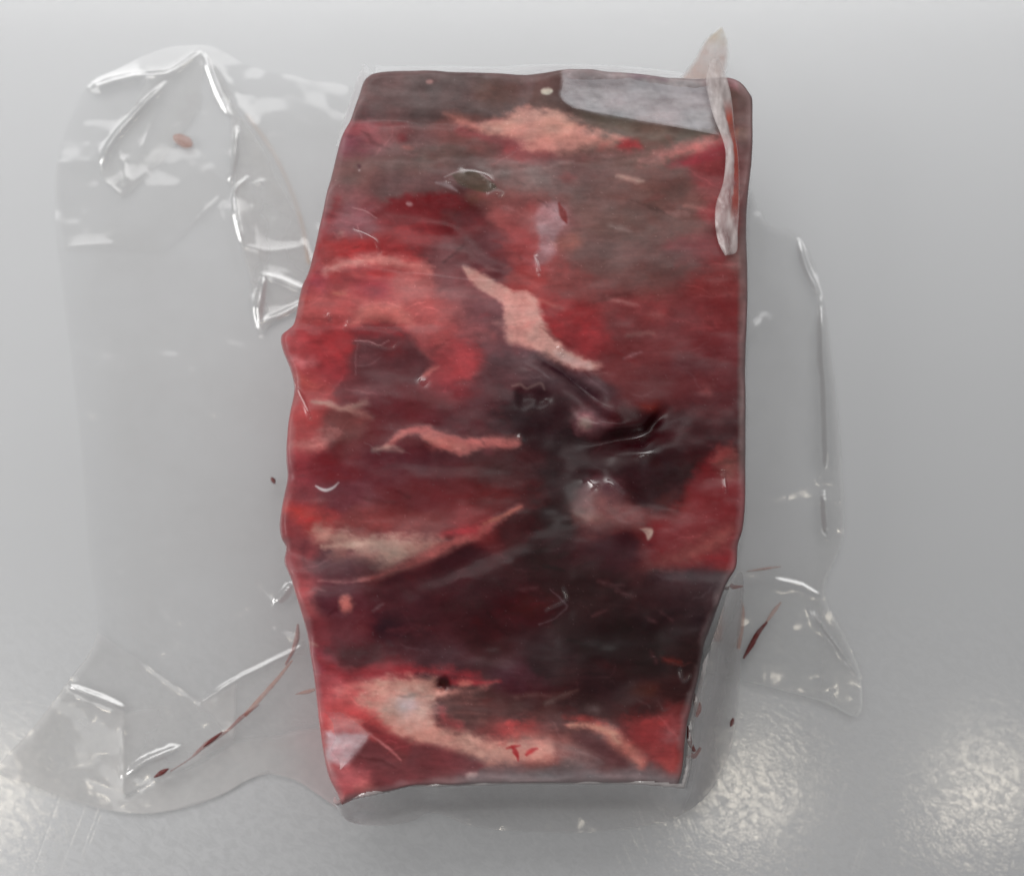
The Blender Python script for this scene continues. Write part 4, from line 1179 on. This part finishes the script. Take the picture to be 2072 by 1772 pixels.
def lump_strip(name, pts, mat, z, h, parent, label=None, wob=0.25, seed=1):
    """a thin raised smear that follows a line; half widths in the third column"""
    p = spline(pts, 10)
    n = len(p)
    tx = np.gradient(p[:, 0]); ty = np.gradient(p[:, 1])
    l = np.hypot(tx, ty) + 1e-9; nx, ny = -ty / l, tx / l
    prof = [(-1, 0), (-0.7, 0.65), (0, 1), (0.7, 0.65), (1, 0)]
    vv, ff = [], []
    jit = fbm(np.arange(n) / 4.0, np.full(n, seed * 1.7), seed, 3)
    for i in range(n):
        w = max(p[i, 2], 0.15) * (1 + wob * 2 * jit[i])
        for s, e in prof:
            x, y = P(p[i, 0] + nx[i] * s * w, p[i, 1] + ny[i] * s * w, float(z))
            vv.append((float(x), float(y), z + h * e))
    k = len(prof)
    for i in range(n - 1):
        for j in range(k - 1):
            ff.append((i * k + j, i * k + j + 1, (i + 1) * k + j + 1, (i + 1) * k + j))
    vv = np.array(vv); ff = np.array(ff)
    if vert_normals(vv, ff)[:, 2].mean() < 0:
        ff = ff[:, ::-1]
    o = mesh_obj(name, vv, ff, mat, parent)
    if label: o['label'] = label
    return o


BL_D = mat_blood('blood_dark', (110, 34, 30), 0.95)
BL_M = mat_blood('blood_thin', (150, 66, 52), 0.55)
BL_P = mat_blood('blood_pale', (190, 120, 92), 0.45)
lump_strip('blood_streak', [(603, 1262, 2), (601, 1290, 5), (592, 1318, 4), (578, 1345, 2)], BL_M, 0.005, 0.0003, bag)
lump_strip('blood_streak', [(592, 1335, 2), (560, 1375, 4), (520, 1420, 5), (495, 1448, 4)], BL_P, 0.005, 0.0003, bag)
lump_strip('blood_streak', [(525, 1425, 1), (490, 1450, 4), (460, 1478, 3), (425, 1500, 5), (405, 1516, 4), (385, 1534, 1.5), (345, 1560, 1)], BL_M, 0.005, 0.0004, bag, 'thin red brown blood line in the lower left flap')
lump_strip('blood_streak', [(450, 1480, 1.5), (430, 1496, 3.5), (412, 1510, 1.5)], BL_D, 0.0056, 0.0003, bag)
lump_strip('blood_streak', [(342, 1554, 1), (328, 1562, 5), (312, 1572, 2)], BL_D, 0.0050, 0.0004, bag)
lump_strip('blood_drop', [(549, 966, 2), (553, 972, 4.5), (556, 979, 2)], BL_D, 0.0045, 0.0005, bag, 'single dark blood drop beside the left edge of the meat')
lump_strip('blood_drop', [(351, 276, 4), (360, 280, 10), (370, 285, 12), (380, 290, 11), (390, 295, 4)], BL_P, 0.0023, 0.0003, bag, 'pale orange blood smear in the upper left flap', 0.1)
lump_strip('blood_streak', [(598, 1404, 1), (622, 1399, 4), (638, 1394, 3)], BL_P, 0.012, 0.0003, bag)
lump_strip('blood_streak', [(1504, 1332, 2), (1520, 1305, 5), (1534, 1280, 5), (1552, 1258, 2)], BL_D, 0.0055, 0.0004, bag, 'short red blood streak in the right flap')
lump_strip('blood_streak', [(1548, 1262, 2), (1566, 1236, 4), (1580, 1218, 2)], BL_P, 0.0055, 0.0003, bag)
lump_strip('blood_streak', [(1500, 1216, 2), (1502, 1240, 5), (1498, 1280, 6), (1494, 1312, 3)], BL_P, 0.0060, 0.0003, bag)
lump_strip('blood_streak', [(1462, 1192, 2), (1482, 1188, 4), (1504, 1186, 2)], BL_M, 0.030, 0.0003, bag)
lump_strip('blood_streak', [(1510, 1156, 1), (1550, 1150, 2.5), (1580, 1146, 1)], BL_P, 0.006, 0.0003, bag)
lump_strip('blood_streak', [(1402, 1400, 3), (1412, 1430, 7), (1408, 1450, 4)], BL_M, 0.034, 0.0003, bag)
lump_strip('blood_streak', [(1392, 1468, 2), (1396, 1500, 5), (1406, 1520, 3)], BL_D, 0.032, 0.0003, bag)
lump_strip('blood_streak', [(1388, 1530, 2), (1404, 1530, 4), (1418, 1512, 3)], BL_M, 0.028, 0.0003, bag)
lump_strip('blood_drop', [(1484, 1452, 2), (1481, 1462, 4), (1478, 1470, 1.5)], BL_D, 0.006, 0.0004, bag)

# ------------------------------------------------------------------ film standing off the top right corner
PALE = mat_film('frosted_film', 0.0, attr=True, rough=0.3, gain=1.0, wrinkle=0.1)


def sheet(name, left, right, zl, zr, colfn, label, nu=40, nvv=60, bulge=0.0, mat=None, seed=0, rough=0.0004):
    """ruled film between two measured edges; heights may run along the edges"""
    L, R_ = resample(left, nvv), resample(right, nvv)
    a = np.linspace(0, 1, nu)[None, :]
    u = L[:, :1] * (1 - a) + R_[:, :1] * a; v = L[:, 1:] * (1 - a) + R_[:, 1:] * a
    t = np.linspace(0, 1, nvv)[:, None]
    zl_ = np.interp(t, np.linspace(0, 1, len(zl)), zl); zr_ = np.interp(t, np.linspace(0, 1, len(zr)), zr)
    z = zl_ * (1 - a) + zr_ * a + bulge * np.sin(a * math.pi) + rough * 2 * fbm(u / 22, v / 30, seed, 3)
    x, y = P(u, v, z)
    vv = np.stack([x, y, z], -1).reshape(-1, 3)
    ii = np.arange(nu * nvv).reshape(nvv, nu)
    ff = np.stack([ii[:-1, :-1], ii[1:, :-1], ii[1:, 1:], ii[:-1, 1:]], -1).reshape(-1, 4)
    if vert_normals(vv, ff)[:, 2].mean() < 0:
        ff = ff[:, ::-1]
    o = mesh_obj(name, vv, ff, mat or PALE, bag, {'tint': colfn(u, v, a + 0 * u, t + 0 * u).reshape(-1, 4)})
    o['label'] = label
    return o


def col_bridge(u, v, a, t):
    o = np.zeros(u.shape + (4,))
    o[..., :3] = lin((206, 202, 207))
    k = fbm(u / 60, v / 14, 401, 4)
    o[..., :3] *= (1 + 0.35 * k)[..., None]
    al = 0.40 + 0.5 * fbm(u / 50, v / 12, 405, 3)
    e = np.minimum(np.minimum(a, 1 - a) * 14, np.minimum(t, 1 - t) * 9)
    o[..., 3] = np.clip(al * smooth(0, 1, e + 0.3), 0.05, 0.95)
    return o


sheet('bridging_film', [(1146, 144), (1138, 176), (1136, 200), (1158, 219)], [(1432, 160), (1444, 200), (1452, 240), (1456, 274)],
      (0.0436, 0.0450, 0.0458, 0.0464), (0.0436, 0.0448, 0.0458, 0.0466), col_bridge, 'whitish film bridging the hollow top right corner', 90, 40, 0, seed=5, rough=0.00025)


def col_fold(u, v, a, t):
    o = np.zeros(u.shape + (4,))
    c = lin((226, 216, 214))
    red = lin((206, 96, 76))
    k = smooth(0.60, 0.72, a + 0.18 * fbm(u / 12, v / 22, 411, 3)) * smooth(0.18, 0.30, t) * (1 - smooth(0.70, 0.82, t)) * (1 - smooth(0.93, 1.0, a))
    o[..., :3] = c * (1 - k[..., None]) + red * k[..., None]
    o[..., :3] *= (1 + 0.4 * fbm(u / 8, v / 40, 413, 3))[..., None]
    e = np.minimum(a, 1 - a) * 6
    o[..., 3] = np.clip((0.54 + 0.9 * fbm(u / 12, v / 34, 415, 4)) * smooth(0, 1, e + 0.45), 0.15, 0.95)
    return o


sheet('film_fold', [(1438, 120), (1428, 160), (1434, 200), (1445, 240), (1460, 277), (1468, 312), (1463, 369), (1449, 412), (1447, 454), (1454, 492), (1467, 517)],
      [(1456, 122), (1474, 168), (1482, 212), (1486, 257), (1495, 326), (1496, 412), (1493, 470), (1491, 509), (1470, 518)],
      (0.0440, 0.0470, 0.0478, 0.0478, 0.0474, 0.0464), (0.0436, 0.0462, 0.0470, 0.0472, 0.0472, 0.0464), col_fold, 'pale folded film ridge with a red stripe at the upper right corner', 26, 140, 0.0007, seed=8)


def col_spire(u, v, a, t):
    o = np.zeros(u.shape + (4,))
    c0, c1 = lin((224, 192, 180)), lin((214, 186, 140))
    k = smooth(0.5, 0.1, t)[..., None]
    o[..., :3] = c0 * (1 - k) + c1 * k
    al = 0.62 + 0.7 * fbm(u / 24, v / 24, 421, 3) + 0.2 * smooth(0.6, 1.0, t)
    e = np.minimum(a, 1 - a) * 5
    o[..., 3] = np.clip(al * smooth(0, 1, e + 0.1) , 0.02, 0.85)
    return o


sheet('film_corner', [(1458, 56), (1428, 80), (1404, 120), (1370, 164)], [(1462, 56), (1474, 84), (1474, 130), (1462, 172)],
      (0.006, 0.018, 0.030, 0.041), (0.006, 0.016, 0.028, 0.041), col_spire, 'faint peach tinted film corner sticking up past the top edge', 40, 50, 0.002, seed=12)


def col_corner2(u, v, a, t):
    o = np.zeros(u.shape + (4,))
    o[..., :3] = lin((204, 176, 182))
    o[..., :3] *= (1 + 0.3 * fbm(u / 30, v / 30, 431, 3))[..., None]
    al = 0.12 + 0.3 * fbm(u / 30, v / 24, 433, 3) - 0.1 * smooth(0.35, 0.0, t)
    o[..., 3] = np.clip(al * smooth(-0.02, 0.2, a + 0.1), 0.02, 0.4)
    return o


sheet('corner_film', [(646, 1440), (648, 1480), (655, 1520), (668, 1555)], [(690, 1440), (744, 1484), (722, 1520), (690, 1556)],
      (0.0405, 0.0405, 0.040, 0.0385), (0.0445, 0.0437, 0.0425, 0.041), col_corner2, 'milky film patch over the lower left corner of the meat', 40, 40, 0.0004, seed=15, rough=0.0001)


def col_edge(u, v, a, t):
    o = np.zeros(u.shape + (4,))
    o[..., :3] = lin((226, 222, 224))  # the film's highlight on this flank is put into the white tint
    al = (0.80 + 0.4 * fbm(u / 18, v / 30, 441, 3)) * smooth(0, 0.12, t) * smooth(1, 0.8, t)
    o[..., 3] = np.clip(al * smooth(0, 0.5, a + 0.15), 0.0, 0.9)
    return o


sheet('film_edge', [(736, 128), (722, 160), (708, 205), (694, 250), (680, 296)], [(756, 150), (742, 170), (728, 214), (715, 250), (693, 296)],
      (0.028, 0.032, 0.034, 0.034, 0.036), (0.0415, 0.0425, 0.0428, 0.0428, 0.0425), col_edge, 'film edge with a painted white highlight along the upper left flank', 14, 60, 0.0, seed=18)


def col_top(u, v, a, t):
    o = np.zeros(u.shape + (4,))
    o[..., :3] = lin((224, 218, 220))  # light line of the film along the top end, painted as pale haze
    al = (0.40 + 0.8 * fbm(u / 40, v / 10, 451, 3)) * smooth(0, 0.1, t) * smooth(1, 0.9, t) * smooth(0, 0.4, a)
    o[..., 3] = np.clip(al, 0.0, 0.8)
    return o


sheet('film_edge', [(760, 134), (900, 134), (1000, 136), (1100, 130), (1260, 134), (1400, 150)], [(760, 154), (900, 151), (1000, 155), (1100, 152), (1265, 153), (1400, 166)],
      (0.030, 0.030, 0.030), (0.0425, 0.0428, 0.0425), col_top, 'film edge with a painted pale highlight along the top end of the meat', 12, 120, 0.0, seed=21)
